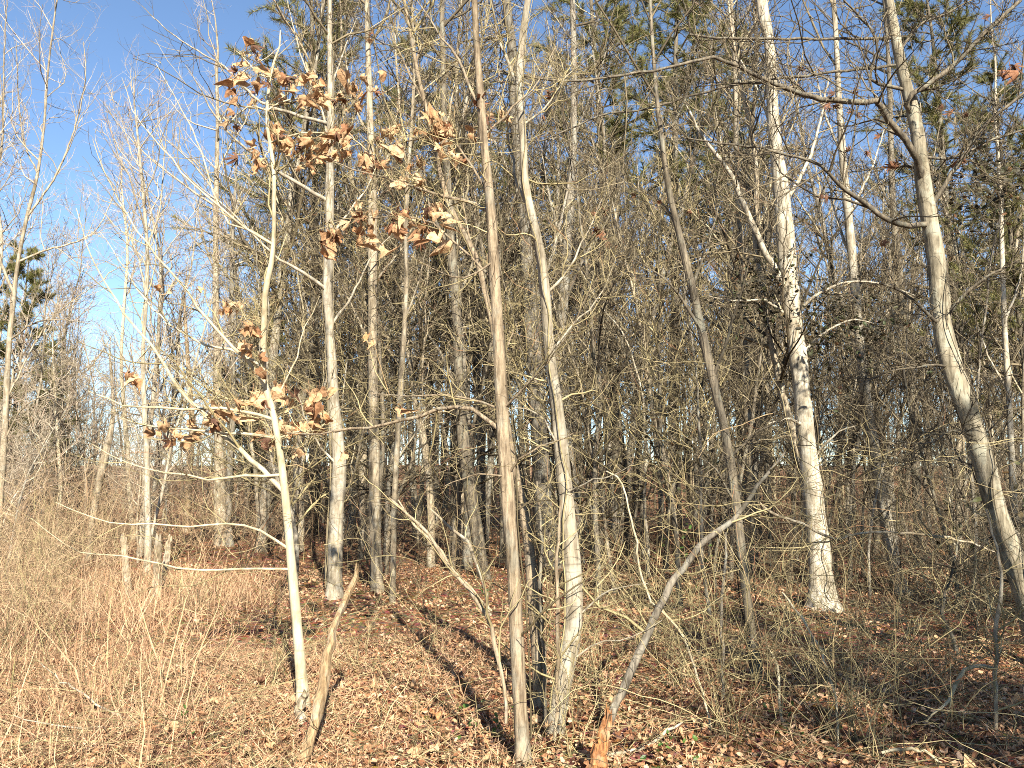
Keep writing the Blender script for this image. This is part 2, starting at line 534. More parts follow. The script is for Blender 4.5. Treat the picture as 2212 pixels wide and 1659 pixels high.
def twig_set(mb, P, R, k1=8, k2=5, k3=3, l1=(0.25, 0.6), t0=0.15, up=0.06, rmin=0.0016, a=(30, 65), wig=0.2):
    """Side shoots of one limb in up to three orders."""
    L0 = np.linalg.norm(np.diff(P, axis=0), axis=1).sum()
    if k1 <= 0:
        return
    st, d, r, t, pl = spawn(P[None], R[None], k1, t0, 0.98, *a)
    L = L0 * rng.uniform(*l1, len(st)) * (1.15 - 0.75 * t)
    P1, R1 = grow(st, d, L, np.maximum(np.minimum(r * 0.6, 0.003 + 0.008 * L), rmin * 1.6), 7, wig, up, 0.3)
    tubes(mb, P1, R1, 4)
    if k2:
        st, d, r, t, pl = spawn(P1, R1, k2, 0.15, 1.0, 25, 60)
        P2, R2 = grow(st, d, pl * rng.uniform(0.25, 0.6, len(st)) * (1.15 - 0.6 * t), np.maximum(r * 0.65, rmin * 1.2), 5, wig, up, 0.4)
        tubes(mb, P2, R2, 3)
        if k3:
            st, d, r, t, pl = spawn(P2, R2, k3, 0.15, 1.0, 25, 60)
            P3, R3 = grow(st, d, pl * rng.uniform(0.3, 0.7, len(st)), np.maximum(r * 0.7, rmin), 3, wig * 1.4, up, 0.5)
            tubes(mb, P3, R3, 3)


def hero(name, label, short, trunk, bark_m, twig_m, branches=(), lean=0.0, extend=4.0, side=10, Y=None, leaves=(), flare=0.35,
         cat='tree', top_k=(14, 6, 3), group=None, bk=(11, 5, 3), low_twigs=0, seed=1, leaf_kind='L', leaf_scale=1.0, leaf_dark=0.0, shoots=0, vines=0, twig_r=0.0016, branch_m=None):
    base = ground_hit(trunk[0][0], trunk[0][1])
    if Y is not None:
        base = at(trunk[0][0], trunk[0][1], Y)
        base[2] = float(hgt(base[0], base[1]))
    Y0 = base[1]
    P, R = traced(trunk, Y0, lean)
    P[0] = base
    # carry the stem on above the picture
    if extend:
        d = nrm(P[-1] - P[-3])
        d = nrm(d * np.array([0.6, 0.6, 1.0]))
        r = np.random.default_rng(seed)
        ext, er = [], []
        p = P[-1].copy()
        steps = 6
        for i in range(steps):
            d = nrm(d + r.normal(0, 0.06, 3) + np.array([0, 0, 0.05]))
            p = p + d * extend / steps
            ext.append(p.copy()); er.append(R[-1] * (1 - (i + 1) / steps * 0.85))
        P = np.vstack([P, ext]); R = np.concatenate([R, er])
    Pf = np.vstack([P[0] - np.array([0, 0, 0.25]), P])
    Rf = np.concatenate([[R[0] * 1.05], R])
    n = max(24, int(np.linalg.norm(np.diff(Pf, axis=0), axis=1).sum() / 0.14))
    Q = crm(np.hstack([Pf, Rf[:, None]]), n)
    P, R = Q[:, :3], np.maximum(Q[:, 3], 0.003)
    zz = P[:, 2] - base[2]
    R = R * (1 + flare * np.exp(-np.maximum(zz, 0) / 0.14))
    root = empty(name, base)
    tag(root, label, cat, group)
    link('trunk', solid_trunk(P, R, side, 0.075, seed).mesh('trunk', base), bark_m, root)
    crown = MB()
    limbs = [(P, R)]
    limb_objs = []
    for spec in branches:
        pts, dy = spec[0], spec[1]
        k = spec[2] if len(spec) > 2 else bk
        # begin on the stem, at the stem's depth there
        a0 = at(pts[0][0], pts[0][1], Y0 + lean * 2)
        j = int(np.argmin(np.linalg.norm(P - a0, axis=1)))
        if spec[-1] == 'limb':           # grows from the last limb rather than from the stem
            LP = limbs[-1][0]
            j2 = int(np.argmin(np.linalg.norm((np.stack(project(LP), -1) - np.array(pts[0][:2])), axis=1)))
            yb = LP[j2][1]; start = LP[j2]
            k = bk
        else:
            yb = P[j][1]; start = P[j]
        B, BR = traced(pts, yb, 0, dy)
        B[0] = start
        m = max(8, int(np.linalg.norm(np.diff(B, axis=0), axis=1).sum() / 0.12))
        Q = crm(np.hstack([B, BR[:, None]]), m)
        bp_, br_ = Q[:, :3], np.maximum(Q[:, 3], 0.0016)
        bp_[2:-1] += rng.normal(0, 0.006, bp_[2:-1].shape)
        mbb = MB()
        tubes(mbb, bp_, br_, 6)
        bo = link('branch', mbb.mesh('branch', base), branch_m or bark_m, root)
        limb_objs.append(bo)
        limbs.append((bp_, br_))
        if k:
            tw = MB()
            twig_set(tw, bp_, br_, *k, rmin=twig_r)
            tag(link('twigs', tw.mesh('twigs', base), twig_m, bo), kind='stuff')
    # the top
    i0 = int(len(P) * 0.55)
    if top_k:
        twig_set(crown, P[i0:], R[i0:], top_k[0], top_k[1], top_k[2], l1=(0.25, 0.55), t0=0.05, up=0.12)
    if low_twigs:
        twig_set(crown, P[4:i0], R[4:i0], low_twigs, 4, 2, l1=(0.06, 0.2), t0=0.05, up=0.02, a=(50, 90))
    for q in range(vines):
        k0 = 3; k1 = int(len(P) * rng.uniform(0.4, 0.75))
        nn = k1 - k0
        th = rng.uniform(0, 6.28) + np.cumsum(rng.normal(0.05, 0.22, nn))
        off = np.stack([np.cos(th), np.sin(th), np.zeros(nn)], -1) * (R[k0:k1, None] * 1.12 + 0.004 + 0.02 * np.abs(np.sin(np.arange(nn) * 0.37 + q))[:, None])
        vp = crm(P[k0:k1] + off, nn * 2)
        vr = np.linspace(rng.uniform(0.004, 0.008), 0.002, nn * 2)
        tubes(crown, vp, vr, 4)
        st, d, r_, t, pl = spawn(vp[None], vr[None], 16, 0.1, 1.0, 40, 90)
        Vp, Vr = grow(st, d, rng.uniform(0.1, 0.5, len(st)), 0.002, 6, 0.3, -0.03, 0.5)
        tubes(crown, Vp, Vr, 3)
    if shoots:
        st, d, r, t, pl = spawn(P[None, 3:], R[None, 3:], shoots, 0.0, 0.9, 60, 95)
        Sp, Sr = grow(st, d, rng.uniform(0.15, 0.5, len(st)), 0.0025, 5, 0.25, 0.02, 0.5)
        tubes(crown, Sp, Sr, 3)
    # single leaves still hanging on
    if len(leaves):
        cand = np.vstack([lp[:: 2] for lp, _ in limbs[1:]])
        who = np.concatenate([np.full(len(lp[:: 2]), q) for q, (lp, _) in enumerate(limbs[1:])])
        proj = np.stack(project(cand), -1)
        lo = []
        more = [(fx + rng.normal(0, 9), fy + abs(rng.normal(0, 10)), sz * rng.uniform(0.65, 1.0)) for fx, fy, sz in leaves if rng.random() < 0.45]
        for (fx, fy, sz) in list(leaves) + (more if leaf_kind == 'L' else []):
            j = int(np.argmin(np.linalg.norm(proj - np.array([fx, fy - sz * 0.5]), axis=1)))
            c = cand[j]
            Yl = c[1] + rng.normal(0, 0.10)
            p = at(fx, fy - sz * 0.45, Yl)
            s = sz * 1.8 * depth_scale(fx, fy, Yl) * leaf_scale
            oak = (leaf_kind == 'O') or rng.random() < leaf_dark
            me = (LEAF_O if oak else LEAF_L)[rng.integers(5 if oak else 9)]
            o = link('leaf', me, None, limb_objs[who[j]])
            o.location = p - base
            o.rotation_euler = (rng.normal(0, 0.45), rng.normal(0, 0.5), rng.uniform(-1.2, 1.2) + (math.pi if rng.random() < 0.35 else 0))
            o.scale = (s * rng.uniform(0.85, 1.15), s * rng.uniform(0.8, 1.3), s)
            mid = (c + p) / 2 + rng.normal(0, 0.02, 3)
            lo.append(np.array([c, mid, p]))
        lo = np.array(lo)
        tubes(crown, lo, np.tile([[0.004, 0.003, 0.002]], (len(lo), 1)), 3)
    if crown.n:
        tag(link('crown', crown.mesh('crown', base), twig_m, root), kind='stuff')
    HEROES.append((short, base, P))
    return root


def Z4(lst):
    return [(460.8 + x * .3038, 57.6 + y * .3038, s * .3038) for x, y, s in lst]


def T3(lst):
    return [(x / 3, 553 + y / 3, s / 3) for x, y, s in lst]


def T(tile, lst):
    c, r = tile % 3, tile // 3
    return [(c * 737.33 + q[0] / 3, r * 553 + q[1] / 3) + ((q[2] / 3,) if len(q) > 2 else ()) for q in lst]


def tap(pts, w0, w1):
    K = len(pts)
    return [(p[0], p[1], w0 + (w1 - w0) * i / (K - 1)) for i, p in enumerate(pts)]


LV_top = Z4([(315,120,70),(215,220,70),(150,350,90),(130,430,60),(230,180,40),(300,190,50),(165,300,60),(180,510,60),(150,580,60),(110,650,70),(130,700,50),(285,460,30),(285,520,40),
 (350,310,70),(370,390,80),(440,290,70),(450,360,80),(520,320,70),(540,390,80),(430,450,60),(470,480,60),(620,370,60),(700,320,60),(710,390,90),(720,430,50),(600,530,50),(640,500,50),
 (690,490,80),(750,460,70),(790,510,60),(830,500,50),(890,520,70),(930,480,60),(925,570,60),(980,370,80),(1010,400,50),(1040,470,60),(1060,490,50),(1000,530,60),(960,580,30),
 (330,850,80),(310,930,80),(330,980,60),(370,960,50),(430,680,80),(400,740,70),(470,720,80),(500,760,90),(540,800,80),(580,800,70),(560,850,60),(590,880,50),(440,830,70),(480,840,60),
 (620,780,60),(690,790,70),(740,820,80),(720,870,80),(700,930,60),(760,930,60),(800,760,90),(830,800,90),(870,700,70),(930,700,80),(980,690,60),(930,780,90),(990,800,60),(860,860,70),
 (890,890,60),(960,860,50),(1060,900,100),(1110,880,90),(1130,940,90),(1180,960,70),(1070,980,50),(210,930,90),(650,900,60),(640,970,50),(690,1020,40)])
LV_low = T3([(1350,940,75),(1400,1040,80),(1480,1020,85),(1420,1000,70),(1540,950,60),(1640,880,80),(1660,930,70),(1690,930,70),(1740,800,70),(1790,830,90),(1840,850,90),(1870,880,80),(1820,920,70),
 (2000,870,90),(2050,900,90),(2070,850,70),(2080,1000,80),(2030,960,80),(1990,930,70),(2090,1040,60),(1040,1070,70),(1020,1120,60),(1100,1130,70),(1110,1180,70),(1140,1180,60),(1230,1160,80),
 (1270,1070,60),(1280,1140,60),(1830,1110,70),(1870,1080,80),(1900,1090,70),(1960,1080,60),(1690,1130,60),(1690,1180,70),(1850,1150,60),(2020,1120,60),(1920,1250,60),(1740,1240,50),
 (840,740,60),(860,760,50),(830,840,60),(1450,290,50),(1480,310,60),(1540,320,60),(1580,310,60),(1560,450,70),(1600,480,70),(1640,440,60),(1590,570,60),(1640,600,70),(1670,640,60),(1060,205,40),(1260,215,40)])
LV_c = Z4([(1075,100,50),(1120,30,50),(1100,340,60),(1200,310,60),(1180,450,50),(1190,740,60),(1210,790,60),(1260,740,70),(1310,690,50),(1340,740,80),(1340,830,90),(1310,900,50),(1320,950,40),(1440,920,80),
 (1360,1050,90),(1380,1100,80),(1450,1070,90),(1500,1100,60),(1530,590,60),(1590,620,60),(1490,720,70),(1550,710,90),(1600,700,90),(1650,700,80),(1690,680,50),(1560,790,80),(1600,830,70),(1640,850,60),
 (1690,860,60),(1710,910,70),(1770,730,60),(1850,760,50),(1830,950,50),(1040,1260,60),(980,1320,80),(980,1400,90),(1000,1450,80),(1100,1350,80),(1110,1400,60),(1130,1330,60),(1050,1490,60),(1080,1530,80),
 (1170,1500,60),(1180,1560,80),(800,1430,90),(840,1440,90),(780,1490,80),(830,1550,80),(870,1480,60),(1270,1330,80),(1320,1310,80),(1390,1310,50),(1290,1410,80),(1330,1420,80),(1310,1460,60),(1500,1280,90),
 (1560,1250,90),(1530,1310,80),(1580,1290,60),(1440,1400,80),(1460,1480,100),(1490,1520,50),(1550,1380,90),(1620,1430,100),(1610,1500,110)])
LV_c += [(1052, 225, 26), (1048, 250, 30), (1050, 275, 30), (1072, 235, 22), (1090, 240, 18), (852, 880, 26), (735, 975, 22), (800, 720, 16)]
LV_d = T(1, [(1640,1380,50),(1690,1370,60),(1620,1490,70),(1660,1530,80),(1700,1520,70),(1720,1580,60),(1910,1260,50),(2030,1335,45),(1330,630,80),(1310,760,40)])
LV_h = T(2, [(900,1290,70),(910,1270,50),(1280,1590,80),(1300,1560,50),(1740,1070,90),(1790,1060,60),(2120,480,140),(2140,430,130),(2090,500,100),(1330,1060,70),(1380,1080,90),(1420,1070,90),(920,710,80),(960,720,60),
 (1100,730,80),(1130,740,70),(1760,740,80),(1700,700,70),(1820,740,60),(1290,880,80),(760,440,60),(890,450,60),(1070,960,70),(1190,990,60),(60,1370,60),(870,1630,60),(1980,110,60),(740,570,60),(990,610,70),(1090,600,70)])

# A: leafy sapling
A = hero('leafy_sapling', 'slim smooth cream sapling with clusters of big tan dead leaves still hanging', 'leafy sapling',
     [(655,1535,25),(652,1480,24),(647,1420,22),(642,1360,21),(635,1280,20),(628,1200,19),(620,1106,18),(612,1030,17),(602,960,16),(590,890,15),(572,830,15),(568,770,14),(571,690,13),(573,630,12),(585,575,11),
      (591,520,9),(592,460,9),(592,380,8),(587,330,8),(578,280,7),(577,240,7),(581,190,6),(588,145,5),(603,105,3.5),(606,65,2.5)],
     M['smooth_bark'], M['olive_twig'],
     [(tap([(610,1046),(550,1000),(500,956),(466,926),(443,896),(407,860),(383,830),(353,786),(327,746),(283,696),(253,653),(227,613),(197,553),(180,505),(165,450)],12,1.5), 0.5, (7,3,0)),
      (tap([(560,820),(547,796),(500,746),(467,713),(427,660),(383,603),(340,553),(283,476),(240,400),(217,350),(200,300)],9,1.3), -0.3, (7,3,0)),
      (tap([(563,790),(533,770),(483,750),(437,743),(367,700),(320,656),(283,603),(253,553),(215,500)],8,1.2), 0.6, (7,3,0)),
      (tap([(610,1033),(500,1033),(433,1033),(333,1016),(277,1003),(200,960)],7,1.5), -0.4, (5,3,0)),
      (tap([(613,1172),(567,1149),(530,1136),(467,1131),(383,1136),(300,1131),(233,1126),(177,1106),(120,1085)],6.5,1.4), -0.5, (5,2,0)),
      (tap([(623,1239),(533,1229),(433,1232),(333,1219),(267,1202),(167,1192),(117,1162),(67,1119)],6,1.3), -0.7, (5,2,0)),
      (tap([(583,540),(533,493),(493,483),(467,426),(433,320),(400,250),(373,200),(337,137)],6,1.2), 0.6, (6,3,0)),
      (tap([(583,533),(533,493),(433,410),(383,360),(333,300),(290,240),(263,167)],6,1.2), -0.2, (6,3,0)),
      (tap([(583,903),(517,886),(400,883),(283,879),(233,859),(190,845)],8,2.5), -0.3, (5,3,0)),
      (tap([(600,946),(540,938),(467,933),(380,925),(300,916),(260,903)],8,2.5), 0.1, (5,3,0)),
      (tap([(590,880),(615,830),(640,770),(655,720),(690,640)],5,1.5), 0.3, (5,3,0)),
      (tap([(592,320),(640,290),(700,285),(760,300),(800,330),(830,345)],5,1.5), -0.2, (7,4,0)),
      (tap([(578,230),(620,215),(680,210),(740,215),(790,205)],4,1.5), 0.2, (7,4,0)),
      (tap([(583,180),(560,160),(530,130),(510,110)],4,1.5), 0.1, (5,3,0)),
      (tap([(578,235),(540,230),(510,250),(495,265)],4,1.5), -0.1, (5,3,0)),
      (tap([(587,325),(570,345),(548,350)],3,1.5), 0, (4,2,0)),
      (tap([(600,960),(640,935),(690,925),(720,900)],5,2), -0.1, (5,3,0)),
      (tap([(583,835),(560,760),(535,690),(500,655)],4,1.5), -0.2, (5,3,0))],
     extend=0, top_k=(6, 4, 0), leaves=LV_top + LV_low, leaf_dark=0.10, seed=3, flare=0.3)

# B: white trunk behind the sapling
hero('white_barked_tree', 'chalky white straight trunk rising directly behind the leafy sapling', 'white trunk',
     [(722,1290,33),(725,1190,31),(728,1090,29),(733,1000,28),(722,900,26),(718,800,22),(712,700,20),(708,620,22),(712,520,19),(712,430,18),(713,330,16),(714,200,14),(712,90,12),(712,0,11)],
     M['white_bark'], M['twig'],
     [(tap([(704,270),(583,230),(533,193),(483,143),(450,123),(367,70),(307,13)],8,1.5), 1.0, (10,5,2)),
      (tap([(704,437),(633,390),(583,360),(547,333),(500,293),(460,243),(433,193),(400,140)],9,1.5), -1.0, (10,5,2)),
      (tap([(697,630),(677,603),(633,576),(593,553),(550,510),(483,443),(400,376),(340,300)],9,1.5), -1.5, (10,5,2)),
      (tap([(715,700),(760,640),(800,560),(850,500)],7,1.5), 0.5, (10,5,2)),
      (tap([(713,520),(760,450),(800,390),(830,300)],6,1.5), 0.8, (10,5,2)),
      (tap([(714,330),(690,220),(650,120),(620,0)],6,1.5), 0.2, (10,5,2)),
      (tap([(714,200),(740,120),(770,40)],5,1.5), 0.2, (10,5,2)),
      (tap([(733,1020),(690,960),(660,900),(640,840)],6,2), -0.6, (6,3,2))],
     extend=5, seed=5, low_twigs=8, vines=2)

# C: oak stems in front
hero('furrowed_oak', 'tall tan furrowed oak stem standing nearest, in front of its thinner companion stem', 'furrowed oak',
     [(1130,1655,34.2),(1122,1500,32.4),(1115,1350,31.5),(1110,1230,29.7),(1100,1100,29.7),(1092,1000,27.9),(1085,900,25.2),(1080,800,24.3),(1075,700,23.4),(1068,600,22.5),(1060,450,20.7),(1045,300,18.0),(1038,200,17.1),(1030,100,15.3),(1025,0,14.4)],
     M['oak_bark'], M['olive_twig'],
     [(tap([(1050,410),(1000,330),(950,290),(900,300),(860,310),(840,330)],6,1.8), 0.8, (10,5,2)),
      (tap([(1050,455),(1036,443),(960,425),(886,401),(830,385),(765,367),(719,349)],9,2), 1.0, (10,5,2)),
      (tap([(1068,600),(1000,540),(930,480),(880,470),(800,470),(710,480)],6,1.8), 0.7, (10,5,2)),
      (tap([(1076,915),(1020,886),(970,880),(900,900),(820,918),(740,930),(690,938),(620,935)],11,3), 0.6, (7,3,2)),
      (tap([(1072,880),(1020,862),(950,855),(880,853),(800,850)],6,2), 0.4, (7,3,2)),
      (tap([(1090,1010),(1040,1025),(1000,1035),(960,1050)],5,1.5), -0.4, (5,3,1)),
      (tap([(1092,1030),(1130,985),(1190,955),(1240,935)],6,2), -0.3, (6,3,1)),
      (tap([(1085,880),(1140,830),(1190,770),(1240,700),(1290,600)],6,2), -0.5, (10,5,2)),
      (tap([(1080,790),(1100,740),(1107,710)],6,2), 0.2, (6,3,1)),
      (tap([(1040,240),(990,130),(940,60),(900,0)],8,2), 0.5, (10,5,2)),
      (tap([(1045,300),(1100,240),(1160,180),(1200,100)],6,2), 0.6, (10,5,2)),
      (tap([(1066,560),(1010,600),(960,590),(900,560)],5,1.6), -0.5, (7,4,2))],
     extend=5, side=14, leaves=LV_c, leaf_dark=0.15, seed=7, low_twigs=6, shoots=30, vines=1)
hero('oak_stem', 'thinner tan oak stem leaning close behind the nearest furrowed oak', 'thin oak stem',
     [(1166,1530,20),(1158,1400,22),(1152,1310,25),(1148,1240,25),(1140,1160,24),(1128,1090,22),(1115,1020,18),(1100,940,15),(1088,860,14),(1075,780,14),(1064,700,13),(1050,640,12),(1030,560,11),(1000,500,10),(970,440,10),(940,330,9),(920,233,9),(904,167,9),(890,90,9),(877,20,8)],
     M['oak_bark'], M['olive_twig'],
     [(tap([(1030,560),(1010,500),(1000,430),(1010,350)],6,2), 0.3),
      (tap([(940,330),(970,250),(985,170),(990,80)],6,2), 0.4),
      (tap([(904,167),(860,110),(830,40)],5,2), 0.2),
      (tap([(890,90),(920,40),(935,0)],5,2), 0.2),
      (tap([(1148,1230),(1190,1150),(1200,1060)],6,2), -0.2)],
     extend=4, side=10, lean=0.12, seed=8, shoots=20, vines=1)
hero('pale_curving_tree', 'smooth pale grey trunk bending gently, beside the furrowed oak', 'pale curving trunk',
     [(1200,1590,33.4),(1206,1530,35.2),(1222,1440,39.6),(1238,1360,40.5),(1240,1280,37.0),(1234,1190,34.3),(1226,1110,31.7),(1218,1030,29.9),(1210,950,28.2),(1202,870,25.5),(1190,790,23.8),(1182,700,22.9),(1178,640,22.9),(1168,550,22.9),(1150,470,20.2),(1135,400,18.5),(1130,300,17.6),(1122,200,15.8),(1125,120,15.0),(1132,50,14.1),(1140,0,13.2)],
     M['mottled_bark'], M['olive_twig'],
     [(tap([(1180,620),(1215,600),(1240,560),(1270,500),(1300,430)],7,2), 0.3),
      (tap([(1150,470),(1115,390),(1100,300),(1085,200),(1070,100)],7,2), 0.8),
      (tap([(1130,290),(1180,230),(1230,160),(1280,120)],6,2), 0.5),
      (tap([(1122,195),(1090,120),(1070,60),(1060,0)],9,3), 0.4),
      (tap([(1226,1060),(1270,1040),(1320,1030),(1370,1000)],5,1.6), -0.4, (6,3,1)),
      (tap([(1212,960),(1170,900),(1130,880),(1090,890)],5,1.6), -0.2, (6,3,1)),
      (tap([(1190,780),(1240,700),(1290,650),(1330,560)],6,1.6), 0.5),
      (tap([(1238,1330),(1290,1290),(1340,1270),(1400,1260)],5,1.6), -0.2, (6,3,1)),
      (tap([(1230,1430),(1290,1390),(1360,1380),(1430,1340)],5,1.6), -0.1, (6,3,1))],
     extend=5, side=14, leaves=LV_d, leaf_kind='O', leaf_scale=0.7, seed=9, low_twigs=8, shoots=35, vines=2)

# E: grey trunk behind, with its dark companion
hero('grey_forked_tree', 'thick grey furrowed trunk half hidden behind the pale curving trunk', 'thick grey trunk',
     [(1195,1225,48),(1182,1150,46),(1172,1080,44),(1166,980,40),(1160,880,38),(1154,780,36),(1147,680,33),(1138,560,30),(1128,430,27),(1118,300,25),(1110,180,23),(1104,90,21),(1095,0,19)],
     M['grey_bark'], M['twig'],
     [(tap([(1166,960),(1130,860),(1100,780),(1060,690)],12,3), 0.6), (tap([(1147,680),(1190,560),(1220,440),(1240,330)],12,3), 0.6), (tap([(1128,430),(1080,330),(1040,250)],10,3), 0.8), (tap([(1118,300),(1170,200),(1200,100)],10,3), 0.8)],
     extend=7, seed=11)
hero('dark_bent_tree', 'dark bent trunk curving out from behind the pale curving trunk', 'dark bent trunk',
     [(1248,1215,26),(1240,1120,26),(1230,1000,26),(1222,900,27),(1207,800,26),(1208,740,25),(1216,660,24),(1222,560,22),(1232,430,19),(1238,300,16),(1240,180,14),(1238,60,12)],
     M['grey_bark'], M['twig'],
     [(tap([(1216,660),(1260,560),(1310,480),(1350,380)],9,2), 0.5), (tap([(1222,560),(1190,440),(1170,330)],8,2), 0.5), (tap([(1238,300),(1280,200),(1310,110)],8,2), 0.5)],
     extend=6, seed=12)
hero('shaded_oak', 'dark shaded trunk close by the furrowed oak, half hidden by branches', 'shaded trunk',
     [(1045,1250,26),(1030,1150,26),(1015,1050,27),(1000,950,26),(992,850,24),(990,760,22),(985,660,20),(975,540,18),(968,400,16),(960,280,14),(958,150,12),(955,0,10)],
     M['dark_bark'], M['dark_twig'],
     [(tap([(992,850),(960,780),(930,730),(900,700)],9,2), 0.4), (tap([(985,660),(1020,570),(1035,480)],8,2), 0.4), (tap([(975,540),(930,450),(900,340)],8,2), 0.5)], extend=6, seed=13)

# K: trunk pair right of the white trunk
hero('lichen_trunk', 'straight pale trunk speckled with lichen, next after the white trunk', 'lichen-speckled trunk',
     [(815,1278,24),(812,1180,24),(809,1080,23),(808,980,23),(806,850,22),(805,700,21),(805,560,20),(803,400,18),(799,250,15),(795,120,13),(793,0,11)],
     M['pale_bark'], M['twig'],
     [(tap([(806,760),(770,680),(740,620)],7,2), 0.5), (tap([(805,620),(850,560),(900,500)],7,2), 0.5), (tap([(803,420),(840,330),(860,230)],7,2), 0.5), (tap([(800,300),(760,210),(745,100)],7,2), 0.5)], extend=6, seed=14)
hero('slender_pole_tree', 'slender pole-like tree with one bright bare patch, beside the lichen-speckled trunk', 'slender pole tree',
     [(848,1300,13),(850,1200,13),(851,1100,12),(856,1000,12),(862,900,12),(868,800,13),(874,700,11),(878,600,10),(876,500,9),(880,380,8),(890,260,7),(895,120,6)],
     M['pale_bark'], M['twig'], [(tap([(856,1000),(900,930),(940,880)],5,1.5), 0.3), (tap([(874,700),(900,620),(920,540)],5,1.5), 0.3)], extend=3, seed=15, side=8)
hero('dark_snag', 'dark narrow stem at the foot of the lichen-speckled trunk', 'dark snag',
     [(806,1270,14),(808,1200,16),(812,1140,16),(818,1080,14),(825,1000,12),(828,920,10),(822,800,8),(818,700,6)], M['dark_bark'], M['dark_twig'], extend=2, seed=16, side=8, top_k=(8, 4, 2))

# left, further off
hero('grey_columnar_tree', 'tall straight grey column of a trunk standing behind the leafy clump of stumps', 'grey column tree',
     [(478,1178,27),(476,1100,25),(474,1020,22),(471,900,19),(469,780,16),(466,640,14),(466,500,12),(468,380,10),(470,260,8),(468,150,6)],
     M['pale_bark'], M['red_twig'], [(tap([(471,900),(440,820),(410,770)],6,1.5), 0.6), (tap([(469,760),(500,680),(520,620)],6,1.5), 0.6), (tap([(466,600),(435,500),(420,400)],5,1.5), 0.6)], extend=2.5, seed=17)
hero('paired_grey_tree', 'second grey trunk close beside the grey column', 'second grey trunk',
     [(496,1180,16),(495,1080,15),(497,990,14),(502,900,12),(504,780,10),(500,650,9),(503,500,7),(510,380,5)], M['grey_bark'], M['red_twig'], extend=3, seed=18, side=8)
hero('twin_white_tree', 'thin whitish tree rising directly behind the broken stumps', 'thin whitish tree',
     [(318,1240,17),(320,1150,15),(318,1050,13),(316,960,12),(311,860,10),(309,760,9),(316,640,9),(318,540,8),(310,430,6),(300,320,5),(290,220,3)], M['white_bark'], M['red_twig'],
     [(tap([(316,640),(300,560),(270,480),(255,390)],5,1.3), 0.4), (tap([(318,540),(345,450),(355,340),(365,220)],5,1.3), 0.4), (tap([(311,860),(345,760),(365,680)],4,1.3), 0.4)], extend=0.8, seed=19, side=8)
hero('leaning_thin_tree', 'thin yellowish tree just beside the thin whitish one, leaning slightly', 'thin yellowish tree',
     [(289,1165,13),(281,1080,11),(274,960,10),(268,880,9),(262,780,7),(268,660,6),(275,540,5),(262,400,4)], M['smooth_bark'], M['red_twig'], extend=1, seed=20, side=8)
hero('orange_snag', 'orange-tan bare trunk topped with a few dead leaves, left of the grey column', 'orange-tan trunk',
     [(402,1150,16),(406,1080,15),(410,1000,15),(415,930,15),(412,860,10),(405,760,8),(398,650,6)], M['log_wood'], M['olive_twig'], extend=1.5, seed=21, side=8, top_k=(8, 4, 2))
hero('vine_wrapped_stem', 'bowed stem wrapped in vines at the edge of the tan brush', 'vine-wrapped stem',
     [(190,1210,14),(200,1120,14),(215,1040,16),(228,980,16),(238,940,12),(245,880,8),(240,800,6)], M['pale_bark'], M['olive_twig'], extend=1, seed=22, side=8, low_twigs=16, shoots=30)
hero('yellow_sapling', 'straight thin yellowish sapling standing in the tan brush', 'yellowish sapling',
     [(138,1200,9),(132,1080,8),(127,980,7),(120,880,6),(115,780,5)], M['smooth_bark'], M['olive_twig'], extend=1.0, seed=23, side=8, top_k=(8, 4, 2))
hero('edge_tree', 'bare spreading tree at the far left edge of the clearing', 'edge tree',
     [(-8,1245,15),(0,1100,14),(8,960,13),(14,850,12),(20,740,11),(30,640,10),(40,560,8),(58,470,7),(80,380,6),(95,270,5),(105,140,4),(120,20,3)],
     M['pale_bark'], M['red_twig'],
     [(tap([(14,860),(60,770),(110,690),(170,640),(230,600)],4,1.4), 0.5, (10,6,3)), (tap([(30,640),(0,560),(-20,450),(5,300),(8,150),(15,0)],7,2), -0.5, (10,6,3)), (tap([(58,470),(120,380),(160,280),(185,170),(180,90)],5,1.4), 0.4, (10,6,3)),
      (tap([(40,560),(100,540),(170,520),(220,480),(270,350)],5,1.4), 0.4, (10,6,3)), (tap([(20,740),(70,700),(120,690),(200,700)],4.5,1.4), -0.6, (10,6,3)), (tap([(8,960),(50,880),(110,850),(160,820)],5,1.4), -0.3, (10,6,3)),
      (tap([(80,380),(50,300),(40,200),(35,90)],4,1.4), 0.4, (10,6,3))], extend=2, seed=24, low_twigs=8)

# right
hero('mottled_beech', 'big pale mottled trunk with a flared foot and a forked crown', 'big mottled trunk',
     [(1778,1318,56),(1774,1260,48),(1768,1190,44),(1758,1090,42),(1748,1000,40),(1738,910,39),(1727,800,38),(1714,700,37),(1704,600,38),(1696,500,34),(1686,400,31),(1673,300,28),(1667,200,26),(1663,100,24),(1645,0,22)],
     M['beech_bark'], M['twig'],
     [(tap([(1702,640),(1672,580),(1650,540),(1610,450),(1580,380),(1545,330),(1515,290),(1480,220)],17,4), -0.5, (10,5,2)),
      (tap([(1712,700),(1760,640),(1830,610),(1900,612),(1980,640)],8,2.5), -0.8, (14,5,3)),
      (tap([(1738,930),(1700,905),(1660,915)],8,3), -0.6, (6,3,2)),
      (tap([(1690,450),(1740,360),(1770,270),(1790,170)],10,3), 0.4, (10,5,2)),
      (tap([(1673,300),(1640,200),(1600,130)],8,3), 0.4, (10,5,2)),
      (tap([(1724,780),(1780,720),(1840,690),(1890,700)],7,2), -0.5, (14,5,3)),
      (tap([(1748,1000),(1800,940),(1850,920)],6,2), -0.4, (9,5,3)),
      (tap([(1712,690),(1650,650),(1590,650),(1530,640)],7,2), -0.5, (9,5,3))],
     extend=7, side=16, flare=0.45, seed=25, low_twigs=12, shoots=30, vines=4)
